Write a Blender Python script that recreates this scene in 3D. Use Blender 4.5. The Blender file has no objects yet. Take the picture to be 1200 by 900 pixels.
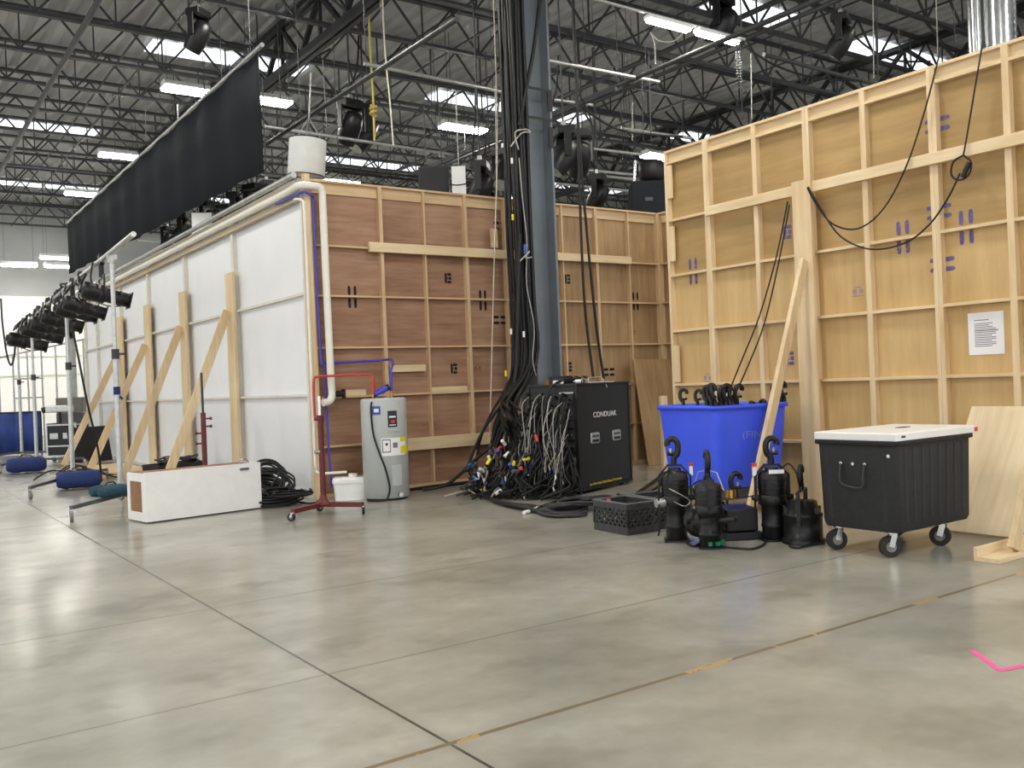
import bpy, bmesh, math, random
from math import sin, cos, pi, radians, sqrt, atan2, hypot
from mathutils import Vector as V, Matrix
random.seed(7)
C = bpy.context.scene.collection
SC = bpy.context.scene

# ------------------------------------------------------------------ camera
F, PITCH, ROLL, YAW, EYE = 1085.67, -0.00075, -0.04022, 0.6118, 1.22
fwd = V((sin(YAW)*cos(PITCH), cos(YAW)*cos(PITCH), sin(PITCH)))
rt0 = V((cos(YAW), -sin(YAW), 0)); up0 = rt0.cross(fwd)
RT = rt0*cos(ROLL) + up0*sin(ROLL); UP = up0*cos(ROLL) - rt0*sin(ROLL)
CP = V((0, 0, EYE))
cam = bpy.data.objects.new('camera', bpy.data.cameras.new('camera')); C.objects.link(cam)
cam.data.sensor_width = 36; cam.data.lens = F/1200*36; cam.data.clip_end = 300; cam.data.clip_start = .05
M = Matrix((RT, UP, -fwd)).transposed().to_4x4(); M.translation = CP; cam.matrix_world = M
SC.camera = cam
def ray(x, y): return fwd*F + RT*(x-600) - UP*(y-450)
def at(x, y, X=None, Y=None, Z=None, T=None):
    d = ray(x, y)
    if X is not None: k = X/d.x
    elif Y is not None: k = Y/d.y
    elif Z is not None: k = (Z-EYE)/d.z
    else: k = T/F
    return CP + d*k

# --------------------------------------------------------------- materials
def lin(c): c /= 255; return c/12.92 if c <= .04045 else ((c+.055)/1.055)**2.4
def rgb(r, g, b): return (lin(r), lin(g), lin(b), 1)
def node(nt, kind, **kw):
    n = nt.nodes.new(kind)
    for k, v in kw.items(): setattr(n, k, v)
    return n
def ramp(nt, fac, stops):
    r = node(nt, 'ShaderNodeValToRGB'); e = r.color_ramp.elements
    while len(e) < len(stops): e.new(.5)
    for i, (p, c) in enumerate(stops): e[i].position = p; e[i].color = c
    nt.links.new(fac, r.inputs[0]); return r.outputs[0]
def base(name):
    m = bpy.data.materials.new(name); m.use_nodes = True; nt = m.node_tree
    return m, nt, nt.nodes['Principled BSDF']
def coords(nt, scale=(1,1,1), rnd=True):
    tc = node(nt, 'ShaderNodeTexCoord'); mp = node(nt, 'ShaderNodeMapping'); mp.inputs['Scale'].default_value = scale
    nt.links.new(tc.outputs['Object'], mp.inputs[0])
    if rnd:
        oi = node(nt, 'ShaderNodeObjectInfo'); mu = node(nt, 'ShaderNodeMath', operation='MULTIPLY'); mu.inputs[1].default_value = 57
        nt.links.new(oi.outputs['Random'], mu.inputs[0]); nt.links.new(mu.outputs[0], mp.inputs['Location'])
    return mp.outputs[0]
def noise(nt, vec, scale, detail=3, rough=.55):
    n = node(nt, 'ShaderNodeTexNoise'); n.inputs['Scale'].default_value = scale; n.inputs['Detail'].default_value = detail; n.inputs['Roughness'].default_value = rough
    nt.links.new(vec, n.inputs['Vector']); return n.outputs[0]
def plain(name, c, rough=.6, metal=0, var=.12, scale=9, spec=.5):
    m, nt, b = base(name); c = rgb(*c)
    f = noise(nt, coords(nt), scale)
    lo = tuple(x*(1-var) for x in c[:3])+(1,); hi = tuple(min(1, x*(1+var)) for x in c[:3])+(1,)
    nt.links.new(ramp(nt, f, [(.3, lo), (.7, hi)]), b.inputs['Base Color'])
    b.inputs['Roughness'].default_value = rough; b.inputs['Metallic'].default_value = metal; b.inputs['Specular IOR Level'].default_value = spec
    return m
def wood(name, c1, c2, axis='z', rough=.6, fine=22, broad=1.3, stretch=12):
    m, nt, b = base(name)
    s = [1, 1, 1]; s['xyz'.index(axis)] = 1/stretch
    f1 = noise(nt, coords(nt, tuple(s)), fine, 4, .6); f2 = noise(nt, coords(nt, (1, 1, 1)), broad, 2)
    mx = node(nt, 'ShaderNodeMath', operation='MULTIPLY_ADD'); mx.inputs[1].default_value = .55
    mm = node(nt, 'ShaderNodeMath', operation='MULTIPLY'); mm.inputs[1].default_value = .45
    nt.links.new(f2, mm.inputs[0]); nt.links.new(f1, mx.inputs[0]); nt.links.new(mm.outputs[0], mx.inputs[2])
    nt.links.new(ramp(nt, mx.outputs[0], [(.3, rgb(*c1)), (.68, rgb(*c2))]), b.inputs['Base Color'])
    b.inputs['Roughness'].default_value = rough; b.inputs['Specular IOR Level'].default_value = .3
    return m
def glow(name, c, s):
    m, nt, b = base(name); b.inputs['Base Color'].default_value = rgb(*c); b.inputs['Emission Color'].default_value = rgb(*c); b.inputs['Emission Strength'].default_value = s
    return m
BROWN = wood('reddish lauan plywood', (128, 92, 70), (182, 145, 118), 'x', fine=16, stretch=10)
BROWNZ = wood('brown lauan plywood upright grain', (134, 104, 72), (184, 152, 112), 'z', fine=16, stretch=10)
TANP = wood('yellow tan plywood', (186, 152, 98), (222, 190, 136), 'z', fine=9, broad=1.1, stretch=9)
TANU = wood('darker tan plywood', (154, 124, 78), (192, 160, 108), 'x', fine=10, broad=1.2, stretch=9)
PINEZ = wood('pine upright', (208, 178, 134), (238, 217, 180), 'z')
PINEX = wood('pine lengthwise', (208, 178, 134), (238, 217, 180), 'x')
PINEY = wood('pine crosswise', (208, 178, 134), (238, 217, 180), 'y')
OLDPINEX = wood('dull pine lengthwise', (190, 158, 118), (224, 196, 156), 'x')
OLDPINEY = wood('weathered pine', (176, 158, 130), (208, 192, 164), 'y')
OLDPINEZ = wood('dull pine upright', (190, 158, 118), (224, 196, 156), 'z')
BIRCH = wood('pale birch plywood', (214, 190, 150), (238, 220, 186), 'z', broad=2.2)
HARDB = wood('brown hardboard', (128, 92, 64), (160, 120, 88), 'x')
WHITEP = plain('white wall sheet', (240, 241, 243), .45, var=.025, scale=2)
WHITEF = plain('white painted batten', (226, 220, 208), .6, var=.06, scale=14)
WHITE = plain('white paint', (240, 240, 238), .4, var=.03)
PVC = plain('white plastic pipe', (238, 234, 222), .3, var=.03)
PIPEG = plain('galvanised pipe', (176, 176, 172), .35, .75, .15, 14)
ALU = plain('dull aluminium', (196, 197, 195), .38, .8, .12, 20)
CHROME = plain('chrome', (214, 214, 214), .18, 1, .05)
STEEL = plain('painted roof steel', (62, 64, 66), .55, .15, .2, 5)
DARKST = plain('dark roof steel', (40, 41, 43), .55, .15, .2, 5)
COLM = plain('blue grey column paint', (112, 119, 126), .42, .1, .10, 3)
BLACK = plain('black plastic', (21, 21, 23), .48, 0, .25, 25)
BLACKM = plain('black painted metal', (24, 24, 26), .38, .2, .25, 18)
RUBBER = plain('black rubber', (15, 15, 17), .55, 0, .3, 30)
RUBBERG = plain('grey rubber cable', (52, 52, 54), .5, 0, .3, 30)
WIREW = plain('pale grey wire', (176, 172, 162), .5, 0, .12, 30)
WHEELG = plain('grey wheel', (128, 124, 118), .5, 0, .2, 20)
TYRE = plain('dark tyre', (38, 37, 37), .65, 0, .2, 20)
DRAPE = plain('black drape cloth', (44, 46, 50), .95, 0, .16, 60, .1)
BINB = plain('blue bin plastic', (66, 96, 250), .42, 0, .06, 5)
BINK = plain('black bin plastic', (34, 35, 37), .62, 0, .22, 40)
GREYT = plain('grey tank enamel', (186, 190, 187), .38, .0, .03, 5)
MAROON = plain('maroon stand paint', (104, 42, 42), .45, .1, .2, 12)
NAVY = plain('navy canvas', (36, 52, 104), .9, 0, .2, 40)
TEAL = plain('teal canvas', (36, 70, 86), .9, 0, .2, 40)
BLUETARP = plain('blue fabric', (30, 56, 124), .7, 0, .3, 3)
BLUEP = plain('blue water tube', (68, 70, 190), .35)
REDP = plain('red water tube', (190, 62, 54), .35)
BRASS = plain('brass', (196, 156, 84), .3, .9)
YELLOW = plain('yellow sticker', (232, 218, 40), .5)
ROPEW = plain('cream rope', (214, 206, 184), .9, 0, .15, 60)
ROPEY = plain('yellow rope', (206, 186, 96), .9, 0, .2, 60)
RED = plain('red plastic', (214, 60, 52), .4)
GREEN = plain('green plastic', (24, 120, 84), .4)
BLUEC = plain('blue connector', (58, 92, 170), .4)
PAPER = plain('white paper', (242, 239, 240), .8, 0, .02)
INK = plain('grey print', (122, 118, 132), .8)
INKD = plain('dark print', (52, 50, 60), .8)
def spray(name, c, lo, hi):
    m, nt, b = base(name); b.inputs['Base Color'].default_value = rgb(*c); b.inputs['Roughness'].default_value = .8
    nt.links.new(ramp(nt, noise(nt, coords(nt), 26, 3), [(.3, (lo, lo, lo, 1)), (.6, (hi, hi, hi, 1))]), b.inputs['Alpha']); return m
SPRAYB = spray('blue spray paint', (112, 108, 170), .2, .65)
SPRAYK = spray('black spray paint', (34, 29, 28), .55, .95)
STAMP = plain('faded brown stamp', (140, 94, 64), .8, 0, .2, 30)
STAMPB = plain('faded purple stamp', (158, 140, 150), .8, 0, .2, 30)
CARDB = plain('cardboard', (176, 134, 92), .85)
PINK = plain('pink tape', (240, 92, 160), .6, 0, .06)
LENS = plain('glass lens', (150, 154, 150), .12, .3, .2, 20)
LIDW = plain('white lid plastic', (238, 236, 232), .4, 0, .02)
GREYD = plain('grey dolly', (84, 86, 88), .6)
WHITEWALL = plain('painted block wall', (238, 238, 234), .7, 0, .02, 1)
GREYWALL = plain('grey upper wall', (176, 178, 178), .8, 0, .06, 1)
FOIL = plain('bright foil duct', (206, 208, 208), .22, .95, .12, 14)
LAMP = glow('lit lamp', (255, 252, 242), 34)
SKYL = glow('daylight panel', (246, 250, 255), .55)

# ------------------------------------------------------------------ mesh kit
class MB:
    def __init__(s): s.v = []; s.f = []; s.sm = []
    def add(s, vs, fs, smooth=False):
        o = len(s.v); s.v += [V(p) for p in vs]
        for f in fs: s.f.append(tuple(i+o for i in f)); s.sm.append(smooth)
        return s
    def box(s, a, b):
        x0, y0, z0 = a; x1, y1, z1 = b
        return s.add([(x0,y0,z0),(x1,y0,z0),(x1,y1,z0),(x0,y1,z0),(x0,y0,z1),(x1,y0,z1),(x1,y1,z1),(x0,y1,z1)],
                     [(0,3,2,1),(4,5,6,7),(0,1,5,4),(1,2,6,5),(2,3,7,6),(3,0,4,7)])
    def cbox(s, c, d, rot=None):
        h = [V((sx*d[0]/2, sy*d[1]/2, sz*d[2]/2)) for sz in (-1,1) for sx, sy in ((-1,-1),(1,-1),(1,1),(-1,1))]
        if rot is not None: h = [rot @ p for p in h]
        return s.add([p+V(c) for p in h], [(0,3,2,1),(4,5,6,7),(0,1,5,4),(1,2,6,5),(2,3,7,6),(3,0,4,7)])
    def bar(s, p, q, w, h, up=(0,0,1)):
        p, q, up = V(p), V(q), V(up); d = (q-p).normalized()
        if abs(d.dot(up)) > .999: up = V((0,1,0))
        a = d.cross(up).normalized()*w/2; b = a.cross(d).normalized()*h/2
        vs = [e+sx*a+sz*b for e in (p, q) for sx, sz in ((-1,-1),(1,-1),(1,1),(-1,1))]
        return s.add(vs, [(0,1,2,3),(7,6,5,4),(0,4,5,1),(1,5,6,2),(2,6,7,3),(3,7,4,0)])
    def cyl(s, p, q, r, r2=None, n=14, cap=True):
        p, q = V(p), V(q); r2 = r if r2 is None else r2; d = (q-p).normalized()
        u = V((0,0,1)) if abs(d.z) < .9 else V((1,0,0)); a = d.cross(u).normalized(); b = d.cross(a)
        vs = [p+(a*cos(t)+b*sin(t))*r for t in [2*pi*i/n for i in range(n)]] + [q+(a*cos(t)+b*sin(t))*r2 for t in [2*pi*i/n for i in range(n)]]
        s.add(vs, [(i, i+n, (i+1)%n+n, (i+1)%n) for i in range(n)], True)
        if cap: s.add(vs[:n], [tuple(range(n))]); s.add(vs[n:], [tuple(range(n-1, -1, -1))])
        return s
    def tube(s, pts, r, n=6, cap=True):
        pts = [V(p) for p in pts]; rings = []; a = None
        for i, p in enumerate(pts):
            d = (pts[min(i+1, len(pts)-1)]-pts[max(i-1, 0)]);
            if d.length < 1e-9: d = V((0,0,1))
            d.normalize()
            if a is None:
                u = V((0,0,1)) if abs(d.z) < .9 else V((1,0,0)); a = d.cross(u).normalized()
            else:
                a = a-d*a.dot(d)
                a = a.normalized() if a.length > 1e-6 else d.orthogonal().normalized()
            b = d.cross(a); rr = r[i] if isinstance(r, (list, tuple)) else r
            rings.append([p+(a*cos(2*pi*k/n)+b*sin(2*pi*k/n))*rr for k in range(n)])
        s.loft(rings, cap, True); return s
    def loft(s, rings, cap=True, smooth=False):
        n = len(rings[0]); vs = [p for r in rings for p in r]; fs = []
        for i in range(len(rings)-1):
            for k in range(n): fs.append((i*n+k, i*n+(k+1)%n, (i+1)*n+(k+1)%n, (i+1)*n+k))
        s.add(vs, fs, smooth)
        if cap: s.add(rings[0], [tuple(range(n-1, -1, -1))]); s.add(rings[-1], [tuple(range(n))])
        return s
    def lathe(s, prof, o=(0,0,0), n=24, cap=True):
        o = V(o); return s.loft([[o+V((r*cos(2*pi*k/n), r*sin(2*pi*k/n), z)) for k in range(n)] for r, z in prof], cap, True)
    def quad(s, a, b, c, d): return s.add([a, b, c, d], [(0,1,2,3)])
    def mesh(s, name, mat):
        me = bpy.data.meshes.new(name); me.from_pydata([tuple(p) for p in s.v], [], s.f)
        me.polygons.foreach_set('use_smooth', s.sm); me.materials.append(mat)
        bm = bmesh.new(); bm.from_mesh(me); bmesh.ops.recalc_face_normals(bm, faces=bm.faces); bm.to_mesh(me); bm.free()
        me.update(); return me
    def build(s, name, mat, parent=None, bevel=0, label=None):
        o = bpy.data.objects.new(name, s.mesh(name, mat)); C.objects.link(o)
        if parent is not None: o.parent = parent
        if bevel:
            b = o.modifiers.new('bevel', 'BEVEL'); b.width = bevel; b.segments = 2; b.limit_method = 'ANGLE'; b.angle_limit = radians(50)
        if label: o['label'] = label
        return o
def each(name, mat, parent, mbs):
    return [m_.build(name, mat, parent) for m_ in mbs]
def tag(o, label, cat, group=None, kind=None):
    o['label'] = label; o['category'] = cat
    if group: o['group'] = group
    if kind: o['kind'] = kind
    return o
def thing(name, label, cat, loc=(0,0,0), rz=0, group=None):
    o = bpy.data.objects.new(name, None); C.objects.link(o); o.location = loc; o.rotation_euler = (0, 0, rz); o.empty_display_size = .1
    return tag(o, label, cat, group)
def solo(name, label, cat, mb, mat, group=None, bevel=0, kind=None):
    n = len(mb.v); lo = V([min(p[i] for p in mb.v) for i in range(3)]); hi = V([max(p[i] for p in mb.v) for i in range(3)])
    o0 = V(((lo.x+hi.x)/2, (lo.y+hi.y)/2, lo.z)); mb.v = [p-o0 for p in mb.v]
    o = mb.build(name, mat, None, bevel); o.location = o0
    return tag(o, label, cat, group, kind)
def struct(name, mb, mat):
    o = mb.build(name, mat); o['kind'] = 'structure'; return o
def copy_tree(src, label=None, parent=None):
    c = src.copy(); C.objects.link(c)
    if parent is not None: c.parent = parent
    for ch in list(src.children): copy_tree(ch, None, c)
    if label: c['label'] = label
    return c
def smooth(pts, k=5):
    pts = [V(p) for p in pts]; out = []
    for i in range(len(pts)-1):
        p0, p1, p2, p3 = pts[max(i-1, 0)], pts[i], pts[i+1], pts[min(i+2, len(pts)-1)]
        for j in range(k):
            t = j/k; out.append(.5*((2*p1)+(p2-p0)*t+(2*p0-5*p1+4*p2-p3)*t*t+(3*p1-p0-3*p2+p3)*t**3))
    out.append(pts[-1]); return out
def cable(name, label, pts, r, mat, group=None, cat='cable', k=5, n=6):
    return solo(name, label, cat, MB().tube(smooth(pts, k), r, n), mat, group)
def text(name, s, size, mat, parent, loc, rot, sx=1, ext=.0008, label=None):
    cu = bpy.data.curves.new(name, 'FONT'); cu.body = s; cu.size = size; cu.extrude = ext; cu.align_x = 'CENTER'; cu.align_y = 'CENTER'
    t = bpy.data.objects.new(name+'_tmp', cu); C.objects.link(t)
    bpy.context.view_layer.update()
    me = bpy.data.meshes.new_from_object(t.evaluated_get(bpy.context.evaluated_depsgraph_get())); bpy.data.objects.remove(t)
    me.materials.clear(); me.materials.append(mat)
    o = bpy.data.objects.new(name, me); C.objects.link(o); o.parent = parent; o.location = loc; o.rotation_euler = rot; o.scale = (sx, 1, 1)
    if label: o['label'] = label
    return o
def rrect(hx, hy, r, z, n=4, c=(0,0)):
    out = []
    for qx, qy, a0 in ((1,1,0),(-1,1,pi/2),(-1,-1,pi),(1,-1,3*pi/2)):
        for k in range(n+1):
            a = a0+pi/2*k/n; out.append(V((c[0]+qx*(hx-r)+r*cos(a), c[1]+qy*(hy-r)+r*sin(a), z)))
    return out
def caster(parent, x, y, r, w, zt, ang=0, mat=TYRE, hub=WHEELG):
    d = V((cos(ang), sin(ang), 0)); a = V((-sin(ang), cos(ang), 0)); off = d*r*.35; c = V((x, y, r))+off
    f = MB().cyl((x, y, zt-.012), (x, y, zt), r*.55, n=12)
    for sgn in (-1, 1):
        f.bar(c+a*sgn*(w/2+.006), V((x, y, zt-.012))+a*sgn*(w/2+.006), .005, r*.55, up=d)
    o = f.build('caster', CHROME, parent)
    wh = MB().cyl(c-a*w/2, c+a*w/2, r, n=22).build('wheel', mat, o)
    MB().cyl(c-a*(w/2+.004), c+a*(w/2+.004), r*.5, n=16).build('hub', hub, wh)
    return o

# =================================================================== SETTING
# --- floor
m, nt, b = base('polished concrete'); FLOORM = m
tc = node(nt, 'ShaderNodeTexCoord'); ob = tc.outputs['Object']
sep = node(nt, 'ShaderNodeSeparateXYZ'); nt.links.new(ob, sep.inputs[0])
def fmath(op, a, bb=None, c=None):
    n = node(nt, 'ShaderNodeMath', operation=op)
    for i, v in enumerate((a, bb, c)):
        if v is None: continue
        if isinstance(v, (int, float)): n.inputs[i].default_value = v
        else: nt.links.new(v, n.inputs[i])
    return n.outputs[0]
def mixc(f, a, bb):
    n = node(nt, 'ShaderNodeMix', data_type='RGBA'); nt.links.new(f, n.inputs[0])
    for i, v in ((6, a), (7, bb)):
        if isinstance(v, tuple): n.inputs[i].default_value = v
        else: nt.links.new(v, n.inputs[i])
    return n.outputs[2]
mp = node(nt, 'ShaderNodeMapping'); mp.inputs['Scale'].default_value = (.85, 1.0, 1); nt.links.new(ob, mp.inputs[0])
n1 = noise(nt, mp.outputs[0], 1.1, 5, .6); n2 = noise(nt, ob, 7, 4, .65); n3 = noise(nt, ob, 60, 2)
c0 = ramp(nt, n1, [(.30, rgb(132, 130, 119)), (.5, rgb(160, 157, 146)), (.70, rgb(183, 180, 169))])
c1 = mixc(ramp(nt, n2, [(.35, (0,0,0,1)), (.75, (.4,.4,.4,1))]), c0, rgb(150, 145, 132))
mp2 = node(nt, 'ShaderNodeMapping'); mp2.inputs['Scale'].default_value = (1, 1.15, 1); mp2.inputs['Location'].default_value = (3.1, 1.7, 0); nt.links.new(ob, mp2.inputs[0])
n4 = noise(nt, mp2.outputs[0], 1.5, 3, .6)
c1 = mixc(ramp(nt, n4, [(.56, (0,0,0,1)), (.72, (.6,.6,.6,1))]), c1, rgb(118, 114, 102))
def jointmask(axis, pos, w):
    d = fmath('ABSOLUTE', fmath('SUBTRACT', sep.outputs[axis], pos))
    wob = fmath('MULTIPLY_ADD', n2, w*.5, w*.6)
    return fmath('LESS_THAN', d, wob)
def soft(axis, pos, w):
    d = fmath('ABSOLUTE', fmath('SUBTRACT', sep.outputs[axis], pos)); return fmath('MULTIPLY', fmath('SUBTRACT', 1.0, fmath('MINIMUM', fmath('DIVIDE', d, w), 1.0)), .35)
for axis, pos, w, col in ((0, 1.60, .008, (78, 76, 72)), (1, 3.75, .0045, (118, 114, 104)), (1, 5.36, .006, (128, 124, 114)), (1, 2.737, .015, (124, 112, 92)), (0, -3.0, .008, (78, 76, 72)), (1, 10.2, .006, (110, 106, 98))):
    c1 = mixc(soft(axis, pos, w*7), c1, rgb(140, 135, 122))
    c1 = mixc(jointmask(axis, pos, w), c1, rgb(*col))
# worn orange filler in patches of the wide joint
fl_ = fmath('MULTIPLY', jointmask(1, 2.737, .021), fmath('GREATER_THAN', noise(nt, ob, 3.2, 3), .56))
c1 = mixc(fl_, c1, rgb(176, 148, 100))
nt.links.new(c1, b.inputs['Base Color'])
nt.links.new(ramp(nt, n1, [(.3, (.26,.26,.26,1)), (.7, (.17,.17,.17,1))]), b.inputs['Roughness'])
b.inputs['Specular IOR Level'].default_value = .5
struct('floor', MB().box((-14, -8, -.2), (46, 42, 0)), FLOORM)

# --- roof deck, far walls
DECK = 8.40
mb = MB(); x = -14.0
while x < 46:
    mb.add([(x,-8,DECK),(x+.12,-8,DECK),(x+.16,-8,DECK+.06),(x+.30,-8,DECK+.06),(x,42,DECK),(x+.12,42,DECK),(x+.16,42,DECK+.06),(x+.30,42,DECK+.06)],
           [(0,1,5,4),(1,2,6,5),(2,3,7,6)]); x += .30
    mb.add([(x,-8,DECK+.06),(x+.04,-8,DECK),(x,42,DECK+.06),(x+.04,42,DECK)], [(0,1,3,2)]); x += .04
DECKM = plain('grey roof deck', (172, 173, 175), .6, .05, .12, .6)
struct('ceiling', mb, DECKM)
o = struct('wall_back', MB().box((-14, 38.0, 0), (46, 38.2, 5.2)), WHITEWALL)
MB().box((-14, 37.99, 5.2), (46, 38.2, DECK+.1)).build('upper_wall', GREYWALL, o)
MB().box((-14, 37.95, 5.14), (46, 37.99, 5.24)).build('girt', GREYWALL, o)
for zz in (2.2, 2.9): MB().box((-14, 37.95, zz), (46, 37.99, zz+.06)).build('girt', WHITEF, o)
o = struct('wall_right', MB().box((45.8, -8, 0), (46, 38, DECK+.1)), GREYWALL)
for i, (x0, x1, yy) in enumerate(((5.0, 8.3, 19.5), (11.7, 16.5, 19.6), (10.9, 15.6, 26.7), (13.6, 15.8, 12.15), (18.0, 22.5, 12.15), (2.0, 5.4, 26.7), (20, 26, 19.5), (18.4, 24, 26.7), (3.5, 7, 33.8), (10, 16, 33.8), (1.2, 3.4, 33.8))):
    struct('window_%d' % (i+1), MB().box((x0, yy-.36, DECK-.03), (x1, yy+.36, DECK-.005)), SKYL)

# --- roof joists along x, girders along y
def joist_mesh():
    mb = MB(); zt, zb = 8.33, 7.56; x0, x1 = -13.8, 45.6
    for z in (zt, zb):
        for s in (-1, 1): mb.box((x0, s*.03-.025, z-.028), (x1, s*.03+.025, z+.028))
    return mb
def web_mesh():
    mb = MB(); x = -13.6; k = 0
    while x < 45:
        mb.bar((x, 0, 7.58), (x+.62, 0, 8.31), .035, .035); mb.bar((x+.62, 0, 8.31), (x+1.24, 0, 7.58), .035, .035)
        mb.bar((x+1.24, 0, 7.58), (x+1.24, 0, 8.31), .025, .025); x += 1.24
    return mb
proto = None; y = 2.05
k = 0
while y < 37.8:
    if proto is None:
        proto = thing('roof_joist', 'dark open-web steel joist spanning under the corrugated roof deck', 'roof joist', (0, y, 0), 0, 'open-web joists under the roof deck')
        joist_mesh().build('chord', STEEL, proto); web_mesh().build('web', STEEL, proto)
    else:
        j = copy_tree(proto); j.location = (0, y, 0)
    y += 1.83
def girder(X, label):
    t = thing('roof_girder', label, 'roof girder', (X, 0, 0))
    for z, h in ((8.28, .1), (7.40, .13)):
        mb = MB()
        for s in (-1, 1): mb.box((s*.07-.045, -7.9, z-h/2), (s*.07+.045, 37.9, z+h/2))
        mb.build('chord', DARKST, t)
    mb = MB(); y = -7.6; s = 0
    while y < 37:
        mb.bar((0, y, 7.42), (0, y+.915, 8.26), .08, .08); mb.bar((0, y+.915, 8.26), (0, y+1.83, 7.42), .08, .08); mb.bar((0, y+.915, 7.42), (0, y+.915, 8.26), .05, .05); y += 1.83
    mb.build('web', DARKST, t)
    y = 3.0
    while y < 37:
        each('knee_brace', STEEL, t, [MB().bar((0, y, 7.40), (s_*1.3, y+.1, 8.3), .04, .04) for s_ in (-1, 1)]); y += 3.66
girder(6.88, 'dark roof girder running back above the steel column and black drape')
girder(19.1, 'dark roof girder over the tan plywood wall, crossing the far joists')
girder(31.3, 'distant dark roof girder seen past the steel column')
for X, lab in ((3.18, 'pale sprinkler pipe under the joists beyond the black drape'), (12.6, 'sprinkler pipe under the joists above the brown plywood wall')):
    mb = MB().cyl((X, -6, 7.36), (X, 37.8, 7.36), .05, n=8); y = 1.2
    t = solo('sprinkler_pipe', lab, 'pipe', mb, STEEL)
    y = 2
    while y < 36: MB().cyl((0, y-15.9, .05), (0, y-15.9, .22), .02, n=6).build('sprinkler_head', PIPEG, t); y += 3.0
for i, X in enumerate((-3, .3, 4.6, 9.4, 12.0, 15.8, 22, 27)):
    solo('joist_bridging', 'thin bridging rods tying the roof joists together', 'bridging', MB().bar((X, 2, 7.6), (X, 37.5, 7.6), .03, .03).bar((X, 2, 8.25), (X, 37.5, 8.25), .03, .03), STEEL, 'bridging rods between the joists')

# --- high-bay lights
def highbay(loc, label, group=None, L=1.25, W=.42):
    t = thing('high_bay_light', label, 'ceiling light', loc, 0, group)
    mb = MB().loft([[V((-L/2,-W/2,0)),V((L/2,-W/2,0)),V((L/2,W/2,0)),V((-L/2,W/2,0))],[V((-L/2,-W/2,.03)),V((L/2,-W/2,.03)),V((L/2,W/2,.03)),V((-L/2,W/2,.03))],[V((-L/2,-W/4,.11)),V((L/2,-W/4,.11)),V((L/2,W/4,.11)),V((-L/2,W/4,.11))]])
    mb.build('housing', WHITE, t)
    MB().box((-L/2+.02, -W/2+.02, -.045), (L/2-.02, W/2-.02, -.002)).build('lit_tubes', LAMP, t)
    z = DECK-.85-loc[2]
    each('hanger', STEEL, t, [MB().cyl((sx*L*.4, 0, .11), (sx*L*.4, 0, z), .005, n=5) for sx in (-1, 1)])
    return t
HB = [((10.87, 16.94, 6.8), 'lit high-bay light above the middle of the brown plywood wall'),
      ((5.01, 17.09, 6.8), 'lit high-bay light just above the top pipe of the black drape'),
      ((6.56, 17.02, 6.8), 'small-looking lit high-bay light just past the near edge of the black drape'),
      ((4.98, 22.43, 6.8), 'second lit high-bay light beyond the black drape top'),
      ((5.02, 27.0, 6.8), 'third and most distant lit high-bay light in the row beyond the drape'),
      ((10.65, 22.85, 6.8), 'lit high-bay light glowing just over the top edge of the brown wall'),
      ((5.6, 34.5, 6.1), 'lit high-bay light close to the far white wall'), ((4.5, 35.2, 5.9), 'wide lit high-bay light low by the far white wall'),
      ((5.45, 33.6, 5.7), 'lit high-bay light beside the far edge of the drape')]
for l, lab in HB: highbay(l, lab, None, .82 if 'drape' in lab else 1.1, .36)
for l in [(-1, 4.5, 6.8), (5, 5.2, 6.8), (-1, 11.4, 6.8), (5, 11.6, 6.8), (16.8, 16.9, 6.8), (16.8, 22.8, 6.8), (11, 28.5, 6.8), (17, 28.5, 6.8), (-1, 17, 6.8), (-1, 22.4, 6.8), (-1, 27, 6.8), (23, 17, 6.8), (5, -1, 6.8), (-1, -1, 6.8), (11, -1, 6.8), (14, 4.5, 7.1), (-6.5, 5, 6.8), (-6.5, 11.5, 6.8), (2, 32, 6.8), (-4, 32, 6.8)]:
    highbay(l, 'lit high-bay light hanging in the regular ceiling rows', 'high-bay lights in the ceiling rows')

# --- steel column
CX0, CX1, CY0, CY1 = 6.70, 7.08, 9.0, 9.36
mb = MB()
mb.box((CX0, CY0, 0), (CX0+.03, CY1, 8.3)).box((CX1-.03, CY0, 0), (CX1, CY1, 8.3)).box((CX0+.03, CY0+.165, 0), (CX1-.03, CY0+.185, 8.3))
o = struct('column', mb, COLM); tag(o, 'blue grey painted steel column standing behind the black rack case', 'column'); o['kind'] = 'structure'
MB().box((CX0-.08, CY0-.05, 0), (CX1+.08, CY1+.05, .025)).build('base_plate', COLM, o)
MB().box((CX0+.031, CY0-.004, 4.78), (CX1+.01, CY0+.0, 4.815)).box((CX0-.0, CY0-.004, 4.42), (CX1+.01, CY0, 4.455)).build('strap', BLACK, o)
MB().box((CX1-.07, CY0-.02, 4.55), (CX1-.0, CY0-.005, 4.78)).box((CX1-.075, CY0-.02, 4.1), (CX1-.01, CY0-.005, 4.35)).build('cleat', BLACK, o)
solo('zip_tie', 'white zip tie loop around the cable bundle high on the column', 'cable tie', MB().tube(smooth([(6.45, 9.02, 4.05), (6.55, 8.93, 4.2), (6.66, 8.9, 4.22), (6.6, 8.92, 4.25), (6.47, 8.95, 4.2), (6.5, 8.93, 4.0)]), .009, 5), WIREW)

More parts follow.
